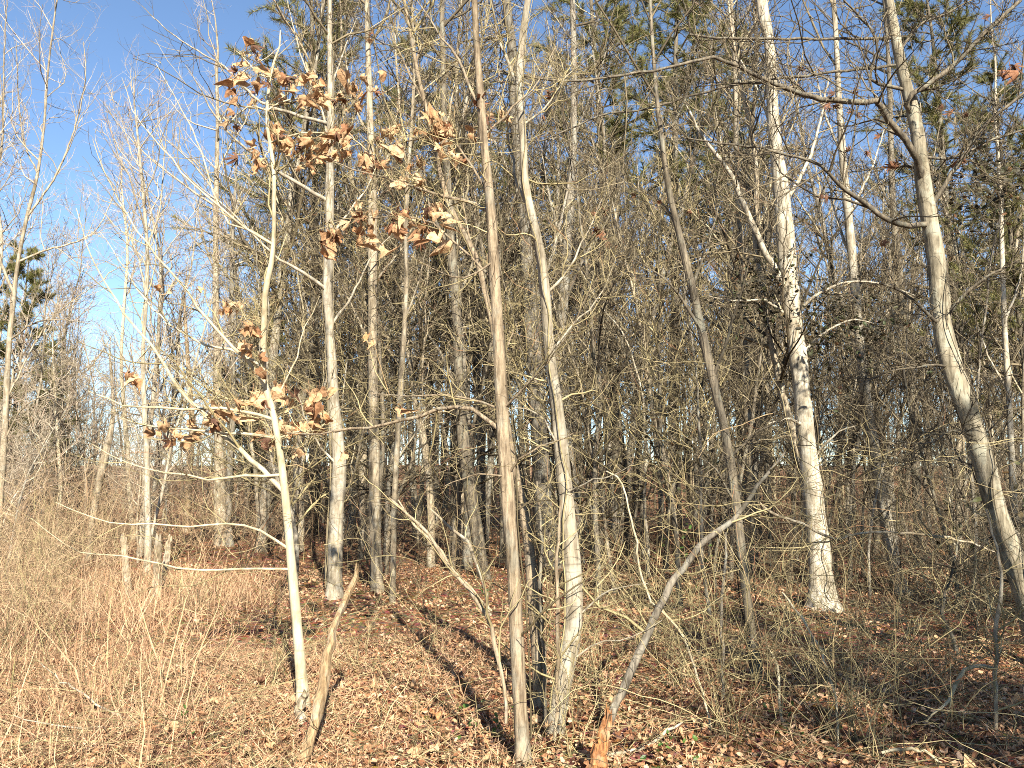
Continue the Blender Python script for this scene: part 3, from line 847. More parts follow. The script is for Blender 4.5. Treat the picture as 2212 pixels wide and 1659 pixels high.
hero('overhanging_tree', 'large grey trunk leaning inwards, with dark branches reaching across the top', 'large leaning trunk',
     [(2262,1440,46),(2236,1370,46),(2215,1290,46),(2180,1180,46),(2150,1090,46),(2128,1010,45),(2108,940,44),(2080,860,43),(2052,780,41),(2034,700,38),(2029,620,36),(2020,540,33),(2004,450,31),(1993,380,30),(1982,290,27),(1966,220,25),(1948,150,24),(1932,70,22),(1920,0,21)],
     M['leaning_bark'], M['dark_twig'],
     [(tap([(1998,400),(1985,360),(1975,333),(1945,290),(1920,260),(1905,230),(1888,218),(1850,222),(1808,220),(1770,212),(1735,205),(1675,183),(1634,163),(1590,140),(1542,123)],17,7.5), -1.0, (18,6,3)),
      (tap([(1542,123),(1510,130),(1474,140),(1400,155),(1337,163),(1270,172),(1197,173),(1100,160),(1040,151),(987,147),(940,128),(880,108),(804,93)],7,2), -0.6, 'limb'),
      (tap([(1640,166),(1600,180),(1540,197),(1474,213),(1400,235),(1303,250),(1240,275),(1170,303),(1080,300),(970,300)],6,2), 0.3, (10,5,2)),
      (tap([(1918,248),(1960,215),(2040,157),(2090,110),(2140,60),(2205,0)],13,8), -0.5, (18,6,3)),
      (tap([(1882,218),(1880,170),(1897,107),(1885,65),(1850,30),(1822,0)],8,4), -0.3, (14,6,3)),
      (tap([(1545,120),(1522,80),(1490,40),(1475,0)],6,3), -0.2, (6,4,2)),
      (tap([(2006,488),(1960,485),(1925,478),(1865,438),(1822,405),(1792,375),(1762,352),(1712,338),(1652,322),(1545,308),(1474,296)],13,3), -0.7, (18,6,3)),
      (tap([(2010,460),(2040,400),(2090,320),(2140,260),(2212,200)],11,6), -0.4, (18,6,3)),
      (tap([(1940,110),(1990,50),(2040,30),(2100,0)],7,3), -0.3, (14,6,3)),
      (tap([(2036,690),(2015,690),(1985,660),(1950,630),(1900,612)],9,4), -0.3, (10,5,2)),
      (tap([(2040,700),(2080,640),(2130,600),(2200,560)],9,4), -0.4, (18,6,3)),
      (tap([(1990,370),(1960,360),(1910,362),(1830,372)],6,2), 0.4, (14,6,3)),
      (tap([(1975,335),(2060,340),(2150,300),(2212,280)],7,4), 0.2, (18,6,3)),
      (tap([(2060,800),(2000,790),(1930,800),(1860,830)],6,2), -0.6, (14,6,3)),
      (tap([(2110,940),(2060,930),(2000,960),(1930,950)],6,2), -0.6, (14,6,3))],
     extend=5, side=16, leaves=LV_h, leaf_kind='O', leaf_scale=0.6, seed=26, low_twigs=12, shoots=40, vines=4, bk=(18, 6, 3), twig_r=0.0034, branch_m=M['dark_bark'])  # branch bark darkened in place of the shade on these boughs
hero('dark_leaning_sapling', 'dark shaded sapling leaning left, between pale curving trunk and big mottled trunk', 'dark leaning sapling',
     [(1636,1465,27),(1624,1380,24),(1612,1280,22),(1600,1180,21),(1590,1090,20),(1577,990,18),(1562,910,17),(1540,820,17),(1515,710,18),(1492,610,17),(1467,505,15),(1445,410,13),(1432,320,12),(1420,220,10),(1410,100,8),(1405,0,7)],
     M['dark_bark'], M['dark_twig'],  # dark bark and twig colours carry the shade over this sapling
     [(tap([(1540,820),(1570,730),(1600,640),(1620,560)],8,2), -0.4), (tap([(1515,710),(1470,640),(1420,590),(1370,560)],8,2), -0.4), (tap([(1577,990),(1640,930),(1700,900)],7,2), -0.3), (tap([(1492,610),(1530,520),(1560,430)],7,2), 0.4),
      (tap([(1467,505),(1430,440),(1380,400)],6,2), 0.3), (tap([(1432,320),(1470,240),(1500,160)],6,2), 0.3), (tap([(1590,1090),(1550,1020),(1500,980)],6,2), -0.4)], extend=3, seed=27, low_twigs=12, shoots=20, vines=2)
hero('slim_white_tree', 'slim chalky trunk standing right behind the big mottled trunk', 'slim chalky trunk',
     [(1948,1283,30),(1928,1200,28),(1910,1100,26),(1893,1000,25),(1876,900,23),(1863,800,21),(1853,690,20),(1842,570,19),(1832,460,17),(1820,340,15),(1812,210,13),(1806,80,11),(1800,0,10)],
     M['white_bark'], M['twig'],
     [(tap([(1863,800),(1900,720),(1930,650)],8,2), 0.4), (tap([(1842,570),(1810,480),(1790,400)],8,2), 0.4), (tap([(1832,460),(1880,370),(1910,280)],7,2), 0.4), (tap([(1893,1000),(1850,930),(1810,890)],7,2), -0.4), (tap([(1820,340),(1780,240),(1760,140)],7,2), 0.4)], extend=5, seed=28, low_twigs=12, vines=2)
hero('straight_grey_tree', 'straight grey trunk between the dark leaning sapling and the big mottled trunk', 'straight grey trunk',
     [(1622,1235,17),(1622,1140,20),(1620,1040,20),(1617,940,19),(1613,840,18),(1610,740,17),(1605,640,16),(1600,520,14),(1592,400,12),(1590,250,10),(1585,100,8)],
     M['pale_bark'], M['twig'], [(tap([(1613,690),(1560,660),(1520,645)],6,2), -0.3), (tap([(1605,640),(1640,560),(1660,460)],6,2), 0.3), (tap([(1592,400),(1560,320),(1545,230)],6,2), 0.3)], extend=5, seed=29, side=10)
hero('far_right_tree', 'thin pale trunk at the far right edge, forking low', 'thin edge trunk',
     [(2205,1300,20),(2198,1200,16),(2190,1080,14),(2184,960,13),(2178,840,12),(2170,700,11),(2165,560,9),(2160,400,8),(2150,250,6)], M['white_bark'], M['dark_twig'],
     [(tap([(2178,840),(2140,780),(2110,700)],6,2), 0.3), (tap([(2170,700),(2205,600),(2212,500)],6,2), 0.3)], extend=3, seed=30, side=10, low_twigs=6)
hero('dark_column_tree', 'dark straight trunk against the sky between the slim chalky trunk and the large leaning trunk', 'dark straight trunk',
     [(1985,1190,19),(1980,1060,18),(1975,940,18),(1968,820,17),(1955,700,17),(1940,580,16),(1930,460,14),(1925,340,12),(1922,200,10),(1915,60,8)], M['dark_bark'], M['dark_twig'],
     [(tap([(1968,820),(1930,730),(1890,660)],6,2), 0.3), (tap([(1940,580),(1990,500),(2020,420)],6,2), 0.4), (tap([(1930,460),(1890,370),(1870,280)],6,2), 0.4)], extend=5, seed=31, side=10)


# ------------------------------------------------------------------ background trees: a few kinds, each tree an individual
def tree_kind(h, r, n1, n2, n3, first=0.35, spread=0.26, asc=(30, 60), wig=0.05, sides=8, kinks=0.0, twig_r=0.0058, up=0.14):
    n = 16
    P, R = grow(np.zeros((1, 3)), np.array([[rng.normal(0, 0.05), rng.normal(0, 0.05), 1.0]]), h, r, n, wig, 0.12, 0.12)
    P[:, 0, 2] = -0.2
    R[0, 0] *= 1.25
    tm = solid_trunk(crm(P[0], 30), np.interp(np.linspace(0, 1, 30), np.linspace(0, 1, n), R[0]), sides, 0.06, int(rng.integers(1e6)))
    cm = MB()
    st, d, pr, t, pl = spawn(P, R, n1, first, 0.97, *asc)
    L = h * spread * rng.uniform(0.55, 1.15, len(st)) * (1.25 - t * 0.85)
    P1, R1 = grow(st, d, L, np.minimum(pr * 0.6, 0.014 + 0.013 * L), 8, 0.13 + kinks, up, 0.3)
    tubes(cm, P1, R1, 4)
    st, d, pr, t, pl = spawn(P1, R1, n2, 0.15, 1.0, 25, 60)
    P2, R2 = grow(st, d, pl * rng.uniform(0.25, 0.55, len(st)) * (1.2 - 0.6 * t), np.maximum(pr * 0.65, twig_r * 1.3), 5, 0.16 + kinks, up * 0.8, 0.4)
    tubes(cm, P2, R2, 3)
    st, d, pr, t, pl = spawn(P2, R2, n3, 0.1, 1.0, 25, 60)
    P3, R3 = grow(st, d, pl * rng.uniform(0.3, 0.75, len(st)), np.maximum(pr * 0.6, twig_r), 4, 0.18 + kinks, up * 0.7, 0.5)
    tubes(cm, P3, R3, 3)
    return tm.mesh('trunk'), cm.mesh('crown')


KINDS_ = {}
KINDS_['tall'] = [tree_kind(16, 0.14, 30, 8, 6, 0.34, 0.24, wig=0.06, kinks=0.05) for _ in range(3)]
KINDS_['mid'] = [tree_kind(12, 0.085, 28, 7, 6, 0.26, 0.27, wig=0.08, kinks=0.06) for _ in range(3)]
KINDS_['slim'] = [tree_kind(9, 0.045, 22, 6, 5, 0.2, 0.25, asc=(20, 50), wig=0.07, up=0.16, kinks=0.05) for _ in range(3)]
KINDS_['crook'] = [tree_kind(8, 0.05, 24, 7, 6, 0.16, 0.36, asc=(40, 80), wig=0.12, kinks=0.1, up=0.06) for _ in range(3)]
BARKS = ['pale_bark', 'grey_bark', 'grey_bark', 'pale_bark', 'grey_bark', 'dark_bark', 'dark_bark', 'white_bark']
for _lst in KINDS_.values():
    for _t, _c in _lst:
        _t.materials.append(M['grey_bark']); _c.materials.append(M['twig'])


def dress(o, mat):
    """Material on the object, so that copies keep sharing one mesh."""
    o.material_slots[0].link = 'OBJECT'
    o.material_slots[0].material = mat
    return o


BACK = []


def back_tree(x, y, kind, scale, tw=None, bk=None, rot=None):
    i = int(rng.integers(len(KINDS_[kind])))
    bk = bk or BARKS[int(rng.integers(len(BARKS)))]
    tw = tw or 'twig'
    tm, cm = KINDS_[kind][i]
    root = empty('bare_tree', (x, y, float(hgt(x, y))))
    root.rotation_euler = (rng.normal(0, 0.035), rng.normal(0, 0.035), rng.uniform(0, 6.28) if rot is None else rot)
    root.scale = (scale,) * 3
    dress(link('trunk', tm, None, root), M[bk])
    tag(dress(link('crown', cm, None, root), M[tw]), kind='stuff')
    BACK.append((root, kind, bk))
    return root


HFX = []
for _s, _b, _P in HEROES:
    _j = int(np.argmin(np.abs(_P[:, 2] - 2.2)))
    HFX.append((float(project(_P[_j])[0]), float(_b[1])))
hx = np.array([(b[0], b[1]) for _, b, _ in HEROES])
placed = [tuple(p) for p in hx]


def free(x, y, gap):
    return all((x - a) ** 2 + (y - b) ** 2 > gap * gap for a, b in placed)


def scatter(n, fx0, fx1, y0, y1, kinds, smin, smax, tw=None, gap=0.8, bk=None, pw=1.0):
    made = tries = 0
    while made < n and tries < n * 40:
        tries += 1
        Y = y0 + (y1 - y0) * rng.random() ** pw
        fx = rng.uniform(fx0, fx1)
        X = (fx - 1106) / FOC * Y / CP * 1.01
        if not free(X, Y, gap) or any(Y < hy + 0.5 and abs(fx - hf) < 46 for hf, hy in HFX):
            continue
        placed.append((X, Y))
        back_tree(X, Y, kinds[int(rng.integers(len(kinds)))], rng.uniform(smin, smax), tw, bk)
        made += 1


# clearing side: young trees whose tops end against the sky
scatter(8, 60, 480, 17, 26, ['slim', 'slim', 'mid'], 0.85, 1.15, 'red_twig', 0.9, 'white_bark')
scatter(16, -60, 560, 26, 42, ['slim', 'mid', 'crook'], 0.8, 1.1, 'red_twig', 1.2)
scatter(20, -60, 460, 14, 26, ['crook'], 0.42, 0.72, 'red_twig', 0.9)
# woods behind the middle
NEARB = ['grey_bark', 'pale_bark', 'dark_bark']
for q in range(3):
    scatter(4, 560, 1560, 10.5, 17, ['slim', 'crook', 'slim'], 0.6, 0.95, ['olive_twig', 'twig', 'olive_twig'][q], 0.7, NEARB[q])
scatter(42, 500, 1650, 16, 30, ['tall', 'mid', 'mid', 'slim', 'crook'], 0.85, 1.2, None, 0.8)
scatter(38, 480, 1700, 28, 46, ['tall', 'tall', 'mid'], 0.9, 1.25, None, 0.8)
# right
for q in range(3):
    scatter(4, 1500, 2230, 10.5, 17, ['crook', 'slim', 'slim'], 0.55, 0.85, 'dark_twig', 0.7, NEARB[q])
scatter(20, 1600, 2260, 15, 30, ['tall', 'mid', 'slim', 'crook'], 0.8, 1.1, None, 0.9)
scatter(13, 1700, 2300, 28, 46, ['tall', 'mid'], 0.75, 1.0, None, 0.9)
scatter(12, 880, 1700, 11.5, 22, ['slim', 'slim', 'mid'], 0.85, 1.15, 'dark_twig', 0.6, 'dark_bark')
scatter(10, 1300, 2250, 12, 24, ['slim', 'mid', 'slim'], 0.85, 1.15, 'twig', 0.6, 'pale_bark')

ORD = ['zeroth', 'first', 'second', 'third', 'fourth', 'fifth', 'sixth', 'seventh', 'eighth', 'ninth', 'tenth', 'eleventh', 'twelfth', 'thirteenth', 'fourteenth', 'fifteenth',
       'sixteenth', 'seventeenth', 'eighteenth', 'nineteenth', 'twentieth']
ORD += ['twenty-' + o for o in ORD[1:10]] + ['thirtieth'] + ['thirty-' + o for o in ORD[1:10]] + ['fortieth'] + ['forty-' + o for o in ORD[1:10]]
SIZE = {'tall': 'tall', 'mid': 'mid-sized', 'slim': 'slim', 'crook': 'crooked'}
TONE = {'pale_bark': 'tan', 'grey_bark': 'grey', 'white_bark': 'whitish', 'dark_bark': 'dark'}


def label_back():
    marks = []
    for short, b, P in HEROES:
        j = int(np.argmin(np.abs(P[:, 2] - 1.6)))
        fx, _ = project(P[j])
        marks.append((float(fx), short))
    marks.sort()
    keep = [m for m in marks if m[1] in ('edge tree', 'thin whitish tree', 'grey column tree', 'leafy sapling', 'white trunk', 'slender pole tree', 'furrowed oak', 'pale curving trunk',
                                         'dark leaning sapling', 'big mottled trunk', 'slim chalky trunk', 'large leaning trunk')]
    rows = {}
    for root, kind, bk in BACK:
        fx, _ = project(np.array(root.location) + np.array([0, 0, 1.5]))
        i = sum(1 for m in keep if m[0] < fx)
        rows.setdefault(i, []).append((float(fx), root, kind, bk))
    for i, lst in rows.items():
        lst.sort(key=lambda q: q[0])
        for k, (fx, root, kind, bk) in enumerate(lst, 1):
            if i == 0:
                where = f'{ORD[k]} from the picture edge before the {keep[0][1]}'
            elif i == len(keep):
                where = f'{ORD[k]} one right of the {keep[-1][1]}'
            else:
                where = f'{ORD[k]} from left between {keep[i - 1][1]} and {keep[i][1]}'
            tag(root, f'{SIZE[kind]} bare {TONE[bk]} tree, {where}', 'tree', 'bare trees of the woods behind')


label_back()

# ------------------------------------------------------------------ pines
def pine_kind(h, r, first, n1, spread, seed):
    P, R = grow(np.zeros((1, 3)), np.array([[0.0, 0.0, 1.0]]), h, r, 14, 0.03, 0.1, 0.12)
    P[:, 0, 2] = -0.2
    tm = solid_trunk(crm(P[0], 26), np.interp(np.linspace(0, 1, 26), np.linspace(0, 1, 14), R[0]), 8, 0.05, seed)
    bm, nm = MB(), MB()
    st, d, pr, t, pl = spawn(P, R, n1, first, 0.98, 55, 88)
    L = h * spread * rng.uniform(0.6, 1.15, len(st)) * (1.25 - t)
    P1, R1 = grow(st, d, L, np.minimum(pr * 0.5, 0.01 + 0.012 * L), 7, 0.10, 0.06, 0.35)
    tubes(bm, P1, R1, 4)
    st, d, pr, t, pl = spawn(P1, R1, 9, 0.25, 1.0, 25, 65)
    P2, R2 = grow(st, d, pl * rng.uniform(0.15, 0.4, len(st)), np.maximum(pr * 0.6, 0.006), 4, 0.15, 0.06, 0.6)
    tubes(bm, P2, R2, 3)
    st, d, pr, t, pl = spawn(P2, R2, 90, 0.1, 1.05, 15, 80)
    m = len(st)
    ln = rng.uniform(0.14, 0.28, m)
    d[:, 2] += 0.15
    d = nrm(d)
    side = nrm(np.cross(d, rng.normal(size=(m, 3)))) * 0.008
    tip = st + d * ln[:, None]
    V = np.stack([st - side, st + side, tip], 1)
    nm.add(V, np.arange(m * 3).reshape(m, 3))
    for me, k in ((tm, 'dark_bark'),):
        pass
    a, b, c = tm.mesh('trunk'), bm.mesh('limbs'), nm.mesh('needles', smooth=False)
    a.materials.append(M['dark_bark']); b.materials.append(M['dark_twig']); c.materials.append(M['needles'])
    return a, b, c


PINES = [pine_kind(18, 0.17, 0.36, 60, 0.2, 1), pine_kind(12, 0.13, 0.2, 54, 0.22, 2)]


def pine(fx, Y, k, s, label, x=None):
    X = x if x is not None else (fx - 1106) / FOC * Y
    root = empty('pine_tree', (X, Y, float(hgt(X, Y))))
    root.scale = (s,) * 3
    root.rotation_euler = (0, 0, rng.uniform(0, 6.28))
    a, b, c = PINES[k]
    link('trunk', a, None, root); tag(link('branches', b, None, root), kind='stuff'); tag(link('crown', c, None, root), kind='stuff')
    tag(root, label, 'pine', 'green pines among the bare trees')


pine(15, 22, 1, 0.72, 'green pine behind the bare spreading tree at the far left edge')
pine(130, 48, 1, 0.85, 'distant green pine seen low through twigs beside the edge tree')
pine(575, 30, 1, 0.72, 'low broad pine showing between the leafy sapling and the grey column')
pine(680, 33, 0, 1.55, 'tall pine whose green top shows above the leafy sapling')
pine(850, 36, 0, 1.3, 'tall pine behind the slender pole tree')
pine(985, 29, 0, 1.0, 'pine behind the hanging dead leaf clusters of the furrowed oak')
pine(1090, 37, 0, 1.1, 'pine seen between the furrowed oak and the pale curving trunk')
pine(1330, 30, 0, 1.45, 'tall pine crowning the woods just past the pale curving trunk')
pine(1455, 33, 0, 1.6, 'second tall pine past the pale curving trunk, a little deeper')
pine(1600, 37, 0, 1.6, 'tall pine behind the dark leaning sapling')
pine(2100, 28, 0, 1.25, 'pine high behind the large leaning trunk')
pine(2240, 16, 0, 0.6, 'dark green pine leaning into the upper right corner')
pine(2190, 24, 1, 0.85, 'dark low pine at the far right edge')

# ------------------------------------------------------------------ trees standing behind the camera whose shade falls on the lower right
def shade_tree(x, y, kind, s, label, pine_k=None):
    if pine_k is not None:
        pine(0, y, pine_k, s, label, x)
    else:
        r = back_tree(x, y, kind, s, 'dark_twig', 'dark_bark')
        tag(r, label, 'tree', 'trees behind the viewer')


shade_tree(6.0, -1.9, None, 0.58, 'green pine behind the viewer shading the right side', 1)
shade_tree(7.7, -1.2, None, 0.6, 'second green pine behind the viewer further right', 1)
shade_tree(11.5, -5.0, None, 1.0, 'tall green pine behind the viewer at the far right', 0)
shade_tree(4.7, -1.7, None, 0.6, 'low bushy green pine nearest behind the viewer', 1)
shade_tree(6.5, -4.3, None, 0.62, 'slender green pine behind the viewer between two others', 0)
shade_tree(10.6, -1.0, None, 0.8, 'broad green pine behind the viewer outermost to the right', 1)
shade_tree(4.3, -4.6, 'mid', 0.9, 'bare dark tree behind the viewer near the pine')
shade_tree(9.8, 1.2, 'crook', 0.9, 'crooked dark tree just outside the view on the right')

# ------------------------------------------------------------------ far woods beyond counting
def far_woods():
    mb = MB()
    n = 270
    Y = rng.uniform(47, 95, n)
    fx = rng.uniform(-500, 2750, n)
    fx = np.where((fx > 1650) & (fx < 2250) & (rng.random(n) < 0.4), rng.uniform(500, 1600, n), fx)
    fx = np.where((fx < 480) & (rng.random(n) < 0.45), rng.uniform(500, 2300, n), fx)
    X = (fx - 1106) / FOC * Y
    left = fx < 500
    H = np.where(left, rng.uniform(8, 14, n), rng.uniform(14, 22, n))
    st = np.stack([X, Y, hgt(X, Y) - 0.2], -1)
    P, R = grow(st, np.tile([[0, 0, 1.0]], (n, 1)) + rng.normal(0, 0.05, (n, 3)), H, rng.uniform(0.08, 0.19, n), 8, 0.05, 0.1, 0.15)
    tubes(mb, P, R, 5)
    a, d, pr, t, pl = spawn(P, R, 12, 0.3, 0.98, 25, 60)
    P1, R1 = grow(a, d, pl * rng.uniform(0.12, 0.3, len(a)) * (1.3 - t), np.maximum(pr * 0.45, 0.015), 5, 0.15, 0.12, 0.4)
    tubes(mb, P1, R1, 3)
    a, d, pr, t, pl = spawn(P1, R1, 4, 0.15, 1.0, 25, 65)
    P2, R2 = grow(a, d, pl * rng.uniform(0.3, 0.8, len(a)), 0.014, 3, 0.2, 0.1, 0.6)
    tubes(mb, P2, R2, 3)
    o = link('distant_woods', mb.mesh('distant_woods'), M['twig'])
    tag(o, 'hazy grey mass of far bare woods', 'woods', None, 'stuff')


far_woods()

# ------------------------------------------------------------------ stumps, snags, leaning poles, fallen branches
def jagged_post(name, label, pts, mat, cat='stump', ragged=0.05, sides=12, seed=1, group=None, Y=None, dy=None):
    base = ground_hit(pts[0][0], pts[0][1]) if Y is None else at(pts[0][0], pts[0][1], Y)
    if Y is not None: base[2] = float(hgt(base[0], base[1]))
    P, R = traced(pts, base[1], 0, dy)
    P[0] = base
    P = np.vstack([P[0] - [0, 0, 0.2], P]); R = np.concatenate([[R[0]], R])
    Q = crm(np.hstack([P, R[:, None]]), 22)
    Q[1:-1, :2] += np.random.default_rng(seed).normal(0, 0.006, (20, 2))
    mb = solid_trunk(Q[:, :3], Q[:, 3], sides, 0.17, seed)
    r = np.random.default_rng(seed)
    V = np.concatenate(mb.v)
    top = 21 * sides
    V[top:top + sides, 2] += r.uniform(-ragged, ragged, sides)      # splintered rim
    V[-1, 2] -= ragged * 0.8                                         # hollow middle
    mb.v = [V]
    root = empty(name, base)
    link('wood', mb.mesh('wood', base, smooth=False), mat, root)
    tag(root, label, cat, group)
    return root, base


s1, b1 = jagged_post('broken_stump', 'tallest of three pale broken stumps, nearest the tan brush', [(281,1300,13),(275,1250,12),(270,1200,12),(268,1160,10)], M['dead_wood'], seed=41, group='broken stumps in the clearing')
jagged_post('broken_stump', 'middle one of three pale broken stumps in the clearing', [(337,1300,16),(338,1250,15),(340,1200,14),(342,1158,10)], M['dead_wood'], seed=42, group='broken stumps in the clearing')
jagged_post('broken_stump', 'slanting stump furthest from the tan brush among three broken stumps', [(352,1285,12),(356,1240,13),(362,1195,13),(367,1160,9)], M['dead_wood'], seed=43, group='broken stumps in the clearing')
sp, spb = jagged_post('rotten_snag', 'short split stub of orange rotten wood leaning up from the ground', [(1288,1690,34),(1296,1640,32),(1304,1595,26),(1314,1545,18)], M['rotten_wood'], 'snag', 0.07, seed=44)
jagged_post('leaning_log', 'peeling tan log leaning to the right beside the leafy sapling foot', [(652,1652,30),(672,1590,28),(688,1530,26),(702,1455,24),(715,1385,21),(727,1340,18),(741,1312,16),(752,1285,16),(762,1255,13),(771,1230,7)], M['log_wood'], 'log', 0.06, seed=45, dy=0.6)
jagged_post('mossy_root', 'short stub knocked over at the foot of the leafy sapling', [(650,1560,18),(645,1540,20),(655,1512,18),(662,1495,14)], M['pale_bark'], 'stump', 0.03, seed=47)


def stick(name, label, pts, Y0, dy, mat, twk=(5, 3, 0), cat='branch', sides=7, tmat=None, group=None, anchor=True):
    P, R = traced(pts, Y0, 0, dy)
    Q = crm(np.hstack([P, R[:, None]]), max(10, int(np.linalg.norm(np.diff(P, axis=0), axis=1).sum() / 0.08)))
    p, r = Q[:, :3], np.maximum(Q[:, 3], 0.002)
    g = hgt(p[:, 0], p[:, 1])
    p[:, 2] = np.maximum(p[:, 2], g + r * 0.8)
    p[1:-1] += rng.normal(0, 0.005, p[1:-1].shape)
    root = empty(name, p[0])
    mb = MB(); tubes(mb, p, r, sides)
    link('stem', mb.mesh('stem', p[0]), mat, root)
    if twk:
        tw = MB(); twig_set(tw, p, r, *twk)
        tag(link('twigs', tw.mesh('twigs', p[0]), tmat or M['olive_twig'], root), kind='stuff')
    tag(root, label, cat, group)
    return root


stick('climbing_stem', 'thin straight brown stem close against the foot of the pale curving trunk', [(1198,1600,8),(1204,1480,9),(1204,1380,9),(1202,1280,8),(1206,1180,7),(1212,1080,5)], 5.25, 0.2, M['oak_bark'], (8, 3, 0), 'sapling')
stick('climbing_stem', 'thin dark stem standing between the two oak stems and pale curving trunk', [(1180,1580,8),(1178,1480,9),(1174,1380,9),(1168,1280,8),(1170,1160,6),(1160,1040,4)], 5.6, 0.2, M['dark_bark'], (8, 3, 0), 'sapling')
gp = ground_hit(1320, 1620)
stick('leaning_pole', 'long smooth grey pole leaning right from behind the orange rotten stub', [(1312,1570,18),(1330,1525,19),(1372,1430,19),(1420,1322,17),(1468,1235,15),(1530,1162,13),(1590,1118,11),(1632,1058,9),(1695,978,5)], gp[1] + 0.15, 0.5, M['grey_bark'], (6, 3, 0), 'pole')
stick('dead_branch', 'pale broken dead branch hanging in front of the furrowed oak, its snapped end down',
      [(1093,1563,7),(1091,1500,8),(1080,1440,9),(1064,1366,10),(1044,1319,9),(1004,1263,8),(970,1226,8),(930,1159,7),(877,1106,6),(840,1075,4)], 4.8, 0.3, M['dead_wood'], (7, 3, 0))
stick('dead_branch', 'second pale dead branch crossing just above the hanging broken one', [(1062,1320,6),(1020,1275,6),(985,1240,6),(955,1190,6),(925,1160,6),(900,1140,5),(860,1080,3)], 4.95, 0.3, M['dead_wood'], (5, 3, 0))
stick('dead_branch', 'bent tan branch arching between furrowed oak and slender pole tree', [(1060,1330,7),(1050,1280,7),(1030,1220,8),(1010,1170,8),(985,1150,7),(960,1130,6),(930,1100,4)], 6.9, 0.2, M['pale_bark'], (7, 3, 0))
stick('fallen_branch', 'long pale branch lying across the dry grass, thicker end by its fork', [(383,1574,6),(333,1572,6),(283,1556,6),(217,1526,5),(167,1489,4),(133,1469,3),(83,1426,2)], 5.9, 0.9, M['white_bark'], (6, 2, 0))
stick('fallen_branch', 'thin pale stick forking from the long branch in the grass', [(327,1569,5),(250,1571,4),(167,1573,4),(83,1560,3),(30,1545,2)], 5.85, -0.1, M['white_bark'], (4, 2, 0))
stick('fallen_branch', 'pale crooked branch on the leaves right of the orange stub', [(1310,1630,8),(1370,1619,9),(1404,1610,9),(1440,1580,7),(1474,1560,4)], 5.15, 0.3, M['pale_bark'], (6, 3, 0))
stick('pale_vine', 'pale bare vine looping down to the right of the pale curving trunk', [(1310,1018,3),(1330,1025,4),(1345,1050,4),(1355,1085,4),(1365,1125,4.5),(1375,1170,5),(1380,1210,5),(1392,1260,5),(1405,1296,5),(1440,1330,5),(1475,1375,5),(1500,1440,5),(1520,1510,5),(1535,1580,5)], 6.0, -0.4, M['smooth_bark'], (6, 3, 0), 'vine')
stick('arching_cane', 'arching yellowish cane in the shaded corner, curving over to the left', [(2150,1446,8),(2100,1440,9),(2074,1460,9),(2060,1490,8),(2050,1515,7),(2020,1535,5),(2000,1560,3)], 5.6, -0.2, M['smooth_bark'], (7, 4, 0), 'cane')
stick('arching_cane', 'low bowed cane at the bottom of the shaded leaves', [(1905,1626,6),(1935,1620,7),(1975,1618,7),(2000,1625,6),(2040,1655,5)], 5.1, -0.1, M['smooth_bark'], (5, 3, 0), 'cane')
stick('twisted_cane', 'pale twisted cane standing by the foot of the dark leaning sapling', [(1725,1590,5),(1700,1580,5),(1687,1550,6),(1685,1500,6),(1680,1450,6),(1672,1420,5),(1655,1396,4)], 5.8, 0.3, M['smooth_bark'], (4, 3, 0), 'cane')
stick('bowed_branch', 'grey bough reaching in from the edge across the foot of the big mottled trunk', [(2212,1230,4),(2120,1180,4),(2000,1155,5),(1870,1150,5),(1800,1165,6),(1740,1135,6),(1690,1118,6),(1665,1106,7),(1640,1085,5)], 8.6, -0.6, M['pale_bark'], (9, 4, 2))
stick('forked_brush', 'tall crooked shrub stem with many side twigs at the shaded right edge', [(2155,1640,9),(2152,1560,8),(2150,1480,9),(2152,1400,9),(2155,1330,9),(2165,1250,7),(2150,1170,5),(2130,1100,4)], 5.4, 0.3, M['pale_bark'], (14, 5, 2), 'shrub')
stick('forked_brush', 'dark forked shrub before the slim chalky trunk', [(2070,1420,8),(2055,1370,8),(2035,1320,8),(2045,1270,6),(2060,1220,5),(2070,1160,4)], 8.2, 0.3, M['dark_bark'], (12, 5, 2), 'shrub')
stick('wire_vine', 'straight pale shoot crossing the leaves below the big mottled trunk', [(1690,1280,4),(1730,1330,5),(1765,1390,5),(1785,1440,5),(1800,1490,5),(1810,1540,5),(1812,1620,5)], 6.6, -1.2, M['smooth_bark'], (4, 2, 0), 'vine')
stick('straight_shoot', 'straight grey shoot rising in front of the dark leaning sapling', [(1562,1560,7),(1562,1480,7),(1560,1400,7),(1557,1330,7),(1560,1280,7),(1565,1230,6),(1568,1150,5)], 6.4, 0.2, M['grey_bark'], (6, 3, 0), 'sapling')


